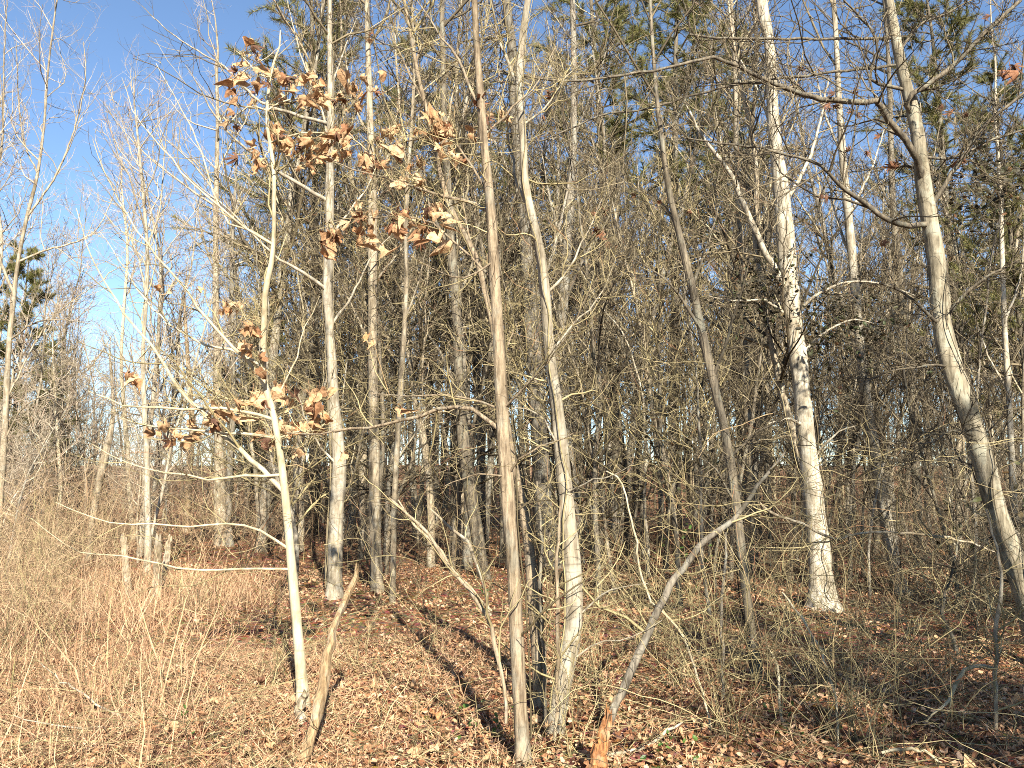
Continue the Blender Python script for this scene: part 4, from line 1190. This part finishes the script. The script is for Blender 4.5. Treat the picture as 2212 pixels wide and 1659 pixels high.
def fan_shrub(name, label, fx, fy, n, h, spread, mat, tmat, seed):
    base = ground_hit(fx, fy)
    root = empty(name, base)
    mb = MB()
    st = base + np.stack([rng.normal(0, 0.07, n), rng.normal(0, 0.07, n), np.full(n, -0.03)], -1)
    d = np.stack([rng.normal(0, spread, n), rng.normal(0, spread, n), np.ones(n)], -1)
    P, R = grow(st, d, rng.uniform(0.5, 1.1, n) * h, rng.uniform(0.002, 0.0045, n), 10, 0.14, -0.015, 0.35)
    tubes(mb, P, R, 5)
    tag(link('canes', mb.mesh('canes', base), mat, root), kind='stuff')
    tw = MB()
    st, d, pr, t, pl = spawn(P, R, 5, 0.25, 1.0, 20, 60)
    P2, R2 = grow(st, d, pl * rng.uniform(0.12, 0.35, len(st)), np.maximum(pr * 0.6, 0.0018), 5, 0.16, 0.02, 0.5)
    tubes(tw, P2, R2, 3)
    st, d, pr, t, pl = spawn(P2, R2, 2, 0.2, 1.0, 25, 60)
    P3, R3 = grow(st, d, pl * rng.uniform(0.3, 0.6, len(st)), 0.0016, 3, 0.16, 0.02, 0.6)
    tubes(tw, P3, R3, 3)
    tag(link('twigs', tw.mesh('twigs', base), tmat, root), kind='stuff')
    tag(root, label, 'shrub', 'many-stemmed shrubs of the woodland floor')


FS = [(1575, 1590, 26, 1.5, 0.22, 'bundle of yellowish canes fanning up right of the pale vine'),
      (1830, 1600, 16, 1.5, 0.2, 'loose upright green canes in the shaded leaves near the bottom'),
      (1900, 1640, 12, 1.3, 0.2, 'thin green shoots beside the low bowed cane'),
      (1290, 1480, 14, 1.2, 0.35, 'sprawling thin shoots round the foot of the pale curving trunk'),
      (1400, 1420, 16, 1.2, 0.35, 'arching briar tangle beneath the leaning grey pole'),
      (1480, 1480, 14, 1.0, 0.4, 'low briar tangle between leaning pole and yellowish canes'),
      (1250, 1620, 9, 0.9, 0.3, 'few green shoots between the pale curving trunk and orange stub'),
      (2010, 1500, 14, 1.2, 0.35, 'tangled bare shrub in shade before the arching yellowish cane'),
      (2120, 1380, 18, 1.7, 0.35, 'dense bare shrub in front of the large leaning trunk'),
      (1960, 1330, 16, 1.5, 0.35, 'bare shrub at the foot of the slim chalky trunk'),
      (1860, 1380, 14, 1.2, 0.35, 'thin bare shrub just past the foot of the big mottled trunk'),
      (1690, 1340, 12, 1.3, 0.3, 'upright shoots between dark leaning sapling and big mottled trunk'),
      (1180, 1420, 12, 1.1, 0.25, 'dark shoots growing between the furrowed oak and pale curving trunk'),
      (930, 1400, 10, 0.9, 0.3, 'thin brown shoots in the sunlit leaves before the furrowed oak'),
      (760, 1440, 9, 0.8, 0.35, 'small brown shoots beside the peeling tan log'),
      (590, 1480, 12, 0.9, 0.35, 'wiry shoots in grass just left of the leafy sapling'),
      (440, 1330, 14, 1.0, 0.35, 'wiry shoots near the broken stumps'),
      (900, 1270, 16, 1.5, 0.3, 'red-brown bushy shoots behind the slender pole tree'),
      (90, 1330, 18, 1.6, 0.25, 'yellow-tan canes at the edge of the dry grass'),
      (30, 1420, 16, 1.5, 0.25, 'yellow-tan canes nearest the corner of the dry grass')]
for i, (fx, fy, n, h, s, lab) in enumerate(FS):
    tm_ = M['brush'] if (i == 17 or 7 <= i <= 12) else M['olive_twig']
    fan_shrub('shrub', lab, fx, fy, n, h, s, tm_, tm_, i)

# ------------------------------------------------------------------ undergrowth, litter, grass
def canes(mb, n, y0, y1, fx0, fx1, h0, h1, r0, r1, k2, k3, lean=0.25, pw=0.7, wig=0.09, up=0.03):
    Y = y0 + (y1 - y0) * rng.random(n) ** pw
    fx = rng.uniform(fx0, fx1, n)
    X = (fx - 1106) / FOC * Y + rng.normal(0, 0.15, n)
    st = np.stack([X, Y, hgt(X, Y) - 0.03], -1)
    d = np.stack([rng.normal(0, lean, n), rng.normal(0, lean, n), np.ones(n)], -1)
    P, R = grow(st, d, rng.uniform(h0, h1, n), rng.uniform(r0, r1, n), 7, wig, up, 0.35)
    tubes(mb, P, R, 3)
    a, d, pr, t, pl = spawn(P, R, k2, 0.12, 1.0, 30, 80)
    P2, R2 = grow(a, d, pl * rng.uniform(0.15, 0.45, len(a)), np.maximum(pr * 0.6, 0.003), 4, 0.22, 0.02, 0.5)
    tubes(mb, P2, R2, 3)
    if k3:
        a, d, pr, t, pl = spawn(P2, R2, k3, 0.2, 1.0, 30, 75)
        P3, R3 = grow(a, d, pl * rng.uniform(0.35, 0.8, len(a)), np.maximum(pr * 0.65, 0.0025), 3, 0.22, 0.02, 0.6)
        tubes(mb, P3, R3, 3)


def undergrowth():
    mb = MB()
    canes(mb, 480, 15.5, 34, 520, 2300, 1.0, 3.8, 0.007, 0.017, 7, 2, 0.35, 0.8, 0.18)
    canes(mb, 140, 27, 48, -90, 720, 1.6, 4.2, 0.012, 0.026, 7, 2, 0.35)
    canes(mb, 310, 50, 95, -500, 2750, 3.0, 8.0, 0.035, 0.07, 7, 2, 0.3)
    canes(mb, 250, 32, 60, -450, 2700, 1.5, 5.5, 0.018, 0.038, 6, 2, 0.3)
    canes(mb, 80, 13, 16.5, 1680, 2280, 0.6, 2.2, 0.004, 0.010, 8, 3, 0.5, 1.0, 0.22)
    canes(mb, 50, 11.5, 15.5, 1250, 1680, 0.5, 1.8, 0.004, 0.009, 8, 3, 0.5, 1.0, 0.22)
    canes(mb, 35, 11, 15, 700, 1250, 0.5, 1.6, 0.003, 0.007, 8, 3, 0.45, 1.0, 0.22)
    o = link('undergrowth', mb.mesh('undergrowth'), M['brush'])
    tag(o, 'dense brown twiggy undergrowth filling the woods', 'undergrowth', None, 'stuff')
    mb = MB()
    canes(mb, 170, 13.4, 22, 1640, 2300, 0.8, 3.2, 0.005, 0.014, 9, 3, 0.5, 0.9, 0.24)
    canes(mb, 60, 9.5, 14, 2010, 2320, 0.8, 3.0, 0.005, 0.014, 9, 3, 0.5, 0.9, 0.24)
    o = link('dark_thicket', mb.mesh('dark_thicket'), M['dark_twig'])  # dark brown twigs, their colour partly standing in for shade here
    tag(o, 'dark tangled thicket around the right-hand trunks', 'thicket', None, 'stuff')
    mb = MB()
    canes(mb, 110, 7.5, 12.3, -90, 190, 0.5, 1.7, 0.002, 0.005, 7, 2, 0.3, 0.9, 0.14)
    canes(mb, 330, 12.3, 24, -90, 270, 0.6, 2.8, 0.0035, 0.009, 7, 2, 0.38, 0.8, 0.18)
    canes(mb, 140, 17, 28, 250, 660, 0.8, 2.4, 0.0045, 0.011, 7, 2, 0.35, 0.8, 0.17)
    o = link('edge_brush', mb.mesh('edge_brush'), M['blond_brush'])
    tag(o, 'tan tangled brush along the edge of the clearing', 'brush', None, 'stuff')


undergrowth()


def briars():
    mb = MB()

    def run(n, y0, y1, fx0, fx1, L0, L1, r, z0, z1):
        Y = rng.uniform(y0, y1, n); fx = rng.uniform(fx0, fx1, n)
        X = (fx - 1106) / FOC * Y
        st = np.stack([X, Y, hgt(X, Y) + rng.uniform(z0, z1, n)], -1)
        d = np.stack([rng.normal(0, 1, n), rng.normal(0, 0.6, n), rng.uniform(-0.1, 0.9, n)], -1)
        P, R = grow(st, d, rng.uniform(L0, L1, n), r, 14, 0.16, -0.035, 0.5)
        g = hgt(P[..., 0], P[..., 1]) + 0.01
        P[..., 2] = np.maximum(P[..., 2], g)
        tubes(mb, P, R, 4)
        a, d, pr, t, pl = spawn(P, R, 3, 0.1, 1.0, 30, 70)
        P2, R2 = grow(a, d, pl * rng.uniform(0.08, 0.25, len(a)), 0.0018, 4, 0.2, 0.0, 0.6)
        tubes(mb, P2, R2, 3)
    run(260, 4.8, 10, 1220, 2280, 0.5, 1.9, 0.003, 0.0, 0.5)
    run(130, 6, 12, 1650, 2280, 0.6, 2.0, 0.0035, 0.2, 2.2)
    run(110, 5.5, 10, 800, 1450, 0.5, 1.6, 0.0025, 0.3, 3.2)
    run(50, 6, 11, 300, 850, 0.5, 1.4, 0.0025, 0.3, 2.4)
    run(45, 4.9, 10, 560, 1250, 0.4, 1.3, 0.003, 0.0, 0.15)
    run(50, 4.9, 9, -60, 620, 0.5, 1.6, 0.003, 0.0, 0.3)
    o = link('briar_vines', mb.mesh('briar_vines'), M['olive_twig'])
    tag(o, 'thin tangled olive briar vines trailing over the floor', 'vines', None, 'stuff')


briars()


def litter_templates():
    out = []
    for s in range(10):
        r = np.random.default_rng(500 + s)
        n = 6
        th = np.linspace(0, 2 * np.pi, n, endpoint=False)
        asp = r.uniform(0.45, 0.85)
        rad = r.uniform(0.72, 1.1, n) * np.where(np.arange(n) % 2 == 0, 1.0, r.uniform(0.6, 0.95))
        V = np.stack([0.5 * rad * np.cos(th), 0.5 * asp * rad * np.sin(th), np.zeros(n)], -1)
        V = np.vstack([[0, 0, 0], V])
        V[:, 2] = r.uniform(-0.9, 0.9) * V[:, 0] ** 2 + r.uniform(0.2, 1.4) * V[:, 1] ** 2 * r.choice([-1, 1]) + r.normal(0, 0.05, n + 1)
        F = np.array([(0, 1 + i, 1 + (i + 1) % n) for i in range(n)])
        out.append((V, F))
    return out


LT = litter_templates()


def rot(a, b, c):
    ca, sa, cb, sb, cc, sc_ = np.cos(a), np.sin(a), np.cos(b), np.sin(b), np.cos(c), np.sin(c)
    Rx = np.zeros((len(a), 3, 3)); Rx[:, 0, 0] = 1; Rx[:, 1, 1] = ca; Rx[:, 1, 2] = -sa; Rx[:, 2, 1] = sa; Rx[:, 2, 2] = ca
    Ry = np.zeros((len(a), 3, 3)); Ry[:, 1, 1] = 1; Ry[:, 0, 0] = cb; Ry[:, 0, 2] = sb; Ry[:, 2, 0] = -sb; Ry[:, 2, 2] = cb
    Rz = np.zeros((len(a), 3, 3)); Rz[:, 2, 2] = 1; Rz[:, 0, 0] = cc; Rz[:, 0, 1] = -sc_; Rz[:, 1, 0] = sc_; Rz[:, 1, 1] = cc
    return Rz @ Ry @ Rx


def leaf_litter():
    mb = MB()

    def lay(n, y0, y1, s0, s1, pw=1.0, tilt=0.45):
        Y = y0 + (y1 - y0) * rng.random(n) ** pw
        X = rng.uniform(-0.78, 0.78, n) * Y
        keep = rng.random(n) < np.where(X < -0.26 * Y - 0.1, 0.6, 1.0)
        X, Y = X[keep], Y[keep]
        n = len(X)
        S = rng.uniform(s0, s1, n)
        Rm = rot(rng.normal(0, tilt, n), rng.normal(0, tilt, n), rng.uniform(0, 6.28, n))
        Z = hgt(X, Y) + 0.006 + rng.random(n) ** 2 * 0.045
        k = rng.integers(0, 10, n)
        for j, (V, F) in enumerate(LT):
            m = np.where(k == j)[0]
            W = np.einsum('mij,vj->mvi', Rm[m], V) * S[m, None, None] + np.stack([X[m], Y[m], Z[m]], -1)[:, None]
            FF = F[None] + (np.arange(len(m)) * len(V))[:, None, None]
            mb.add(W, FF.reshape(-1, 3))
    lay(38000, 4.3, 9, 0.024, 0.068)
    lay(25000, 9, 18, 0.04, 0.09, 0.8)
    lay(8000, 18, 34, 0.07, 0.16, 0.7)
    o = link('leaf_litter', mb.mesh('leaf_litter', smooth=False), M['litter'])
    tag(o, 'carpet of curled brown fallen leaves', 'leaf litter', None, 'stuff')
    # the largest single fallen leaves
    for _ in range(120):
        Y = rng.uniform(4.7, 8.0); X = rng.uniform(-0.66, 0.66) * Y
        s = rng.uniform(0.08, 0.14)
        f = link('leaf', (LEAF_L + LEAF_O)[int(rng.integers(14))], None, o)
        f.location = (X, Y, float(hgt(X, Y)) + 0.035 + rng.random() * 0.03)
        f.rotation_euler = (math.radians(90) * rng.choice([-1, 1]) + rng.normal(0, 0.3), rng.normal(0, 0.3), rng.uniform(0, 6.28))
        f.scale = (s, s * 0.8, s)


leaf_litter()


def dry_grass():
    mb = MB()

    def blades(X, Y, L, w, bend, up):
        n = len(X)
        st = np.stack([X, Y, hgt(X, Y) - 0.01], -1)
        d = np.stack([rng.normal(0, bend, n), rng.normal(0, bend, n), np.ones(n)], -1)
        P, _ = grow(st, d, L, 0.001, 4, 0.26, up, 1.0)
        P[..., 2] = np.maximum(P[..., 2], hgt(P[..., 0], P[..., 1]) + 0.004)
        T_ = nrm(P[:, -1] - P[:, 0])
        S = nrm(np.cross(T_, rng.normal(size=(n, 3))))[:, None] * (w[:, None] * np.array([[1, 0.9, 0.65, 0.15]]))[..., None] * 0.5
        V = np.stack([P - S, P + S], 2)
        idx = np.arange(n * 8).reshape(n, 4, 2)
        F = np.stack([idx[:, :-1, 0], idx[:, :-1, 1], idx[:, 1:, 1], idx[:, 1:, 0]], -1).reshape(-1, 4)
        mb.add(V, F)

    def patch(n, y0, y1, u0, u1, L0, L1, bend, up, soft=True, w0=0.002, w1=0.005):
        w0, w1 = w0 * 1.15, w1 * 1.15
        Y = y0 + (y1 - y0) * rng.random(n) ** 0.8
        u = rng.uniform(u0, u1, n)
        X = u * Y
        if soft:
            edge = -0.30 + 0.06 * np.sin(Y * 1.7) + 0.05 * np.sin(Y * 4.1 + 1) + rng.normal(0, 0.07, n)
            k = u < edge
            X, Y = X[k], Y[k]
        m = len(X)
        tuft = 0.5 + 0.5 * np.sin(X * 5.1 + 1.7 * np.sin(Y * 3.3)) * np.sin(Y * 4.7 + X)
        blades(X, Y, rng.uniform(L0, L1, m) * (0.6 + 0.8 * tuft), rng.uniform(w0, w1, m) * (1 + Y * 0.04), bend, up)
    patch(38000, 4.3, 9, -0.8, -0.05, 0.08, 0.25, 1.2, -0.16, True, 0.0018, 0.004)
    patch(15000, 9, 16, -0.8, -0.1, 0.10, 0.30, 0.9, -0.12, True, 0.0025, 0.005)
    patch(9000, 4.3, 9, -0.35, 0.0, 0.06, 0.2, 0.9, -0.12, False)
    patch(5000, 4.3, 9, 0.0, 0.7, 0.06, 0.2, 0.8, -0.1, False)
    patch(6500, 9.5, 15, -0.8, -0.28, 0.2, 0.55, 0.4, -0.01, True, 0.003, 0.006)
    patch(1100, 5, 11, -0.8, -0.42, 0.2, 0.45, 0.4, 0.0, True, 0.0025, 0.005)
    patch(900, 4.6, 13, -0.8, -0.36, 0.4, 1.0, 0.2, 0.02, True, 0.004, 0.007)     # standing stalks
    o = link('dry_grass', mb.mesh('dry_grass', smooth=False), M['grass'])
    tag(o, 'matted tan dry winter grass with standing stalks', 'grass', None, 'stuff')


dry_grass()


def twig_litter():
    mb = MB()
    n = 3000
    Y = 4.4 + 9.5 * rng.random(n) ** 1.2
    X = rng.uniform(-0.72, 0.72, n) * Y
    st = np.stack([X, Y, hgt(X, Y) + rng.uniform(0.02, 0.09, n)], -1)
    d = np.stack([rng.normal(0, 1, n), rng.normal(0, 1, n), rng.normal(0.05, 0.22, n)], -1)
    P, R = grow(st, d, rng.uniform(0.12, 0.6, n), rng.uniform(0.0015, 0.004, n), 4, 0.18, -0.02, 0.5)
    P[..., 2] = np.maximum(P[..., 2], hgt(P[..., 0], P[..., 1]) + 0.012)
    tubes(mb, P, R, 3)
    o = link('twig_litter', mb.mesh('twig_litter'), M['olive_twig'])
    tag(o, 'small fallen twigs strewn over the leaves', 'twigs', None, 'stuff')


twig_litter()


def vine_tangle(label, fx, fy, Y, rx, rz, n, nl):
    c = at(fx, fy, Y)
    root = empty('vine_tangle', c)
    mb = MB()
    st = rng.normal(0, 0.5, (n, 3)) * np.array([rx, 0.35, rz])
    P, R = grow(st, rng.normal(size=(n, 3)), rng.uniform(0.3, 0.9, n), 0.004, 9, 0.42, -0.02, 0.5)
    tubes(mb, P, R, 3)
    tag(link('stems', mb.mesh('stems'), M['dark_twig'], root), kind='stuff')
    mb = MB()
    k = rng.integers(0, n, nl)
    p = P[k, rng.integers(2, 9, nl)] + rng.normal(0, 0.03, (nl, 3))
    Rm = rot(rng.normal(0, 0.9, nl), rng.normal(0, 0.9, nl), rng.uniform(0, 6.28, nl))
    V, F = LT[3]
    W = np.einsum('mij,vj->mvi', Rm, V) * (0.085 * rng.uniform(0.6, 1.3, nl))[:, None, None] * np.array([1.25, 0.75, 1.0]) + p[:, None]
    mb.add(W, (F[None] + (np.arange(nl) * len(V))[:, None, None]).reshape(-1, 3))
    tag(link('leaves', mb.mesh('leaves', smooth=False), M['shaded_vine_leaf'], root), kind='stuff')
    tag(root, label, 'vine', 'dark vine tangles in the branches')


vine_tangle('large dark leafy vine tangle hanging beside the big mottled trunk', 1815, 700, 11.6, 1.1, 0.7, 220, 900)
vine_tangle('dark vine tangle draped left of the big mottled trunk', 1635, 620, 11.6, 0.6, 0.5, 110, 380)
vine_tangle('dark vine clump in twigs at the upper far right', 2150, 380, 8.6, 0.6, 0.4, 110, 300)
vine_tangle('dark low vine clump near the foot of the large leaning trunk', 2140, 1110, 8.6, 0.45, 0.35, 80, 160)
vine_tangle('small dark vine clump past the dark leaning sapling', 1490, 990, 11.0, 0.4, 0.4, 70, 130)


def evergreen_sprigs():
    mb = MB()
    spots = [(1055, 1585, 22), (1455, 1660, 14), (1420, 1640, 10), (1690, 1590, 14), (400, 1578, 6), (1470, 1190, 40), (1050, 1290, 30)]
    for fx, fy, n in spots:
        if fy > 1250:
            c = ground_hit(fx, fy) + np.array([0, 0, 0.08]); s, ls = 0.10, 0.05
        else:
            c = at(fx, fy, 13.0); s, ls = 0.35, 0.09
        p = c + rng.normal(0, s, (n, 3)) * np.array([1, 1, 0.7])
        Rm = rot(rng.normal(0, 0.8, n), rng.normal(0, 0.8, n), rng.uniform(0, 6.28, n))
        V, F = LT[3]
        W = np.einsum('mij,vj->mvi', Rm, V) * (ls * rng.uniform(0.7, 1.3, n))[:, None, None] + p[:, None]
        mb.add(W, (F[None] + (np.arange(n) * len(V))[:, None, None]).reshape(-1, 3))
    o = link('evergreen_leaves', mb.mesh('evergreen_leaves', smooth=False), M['green_leaf'])
    tag(o, 'scattered small dark evergreen leaves in the brush', 'foliage', None, 'stuff')


evergreen_sprigs()
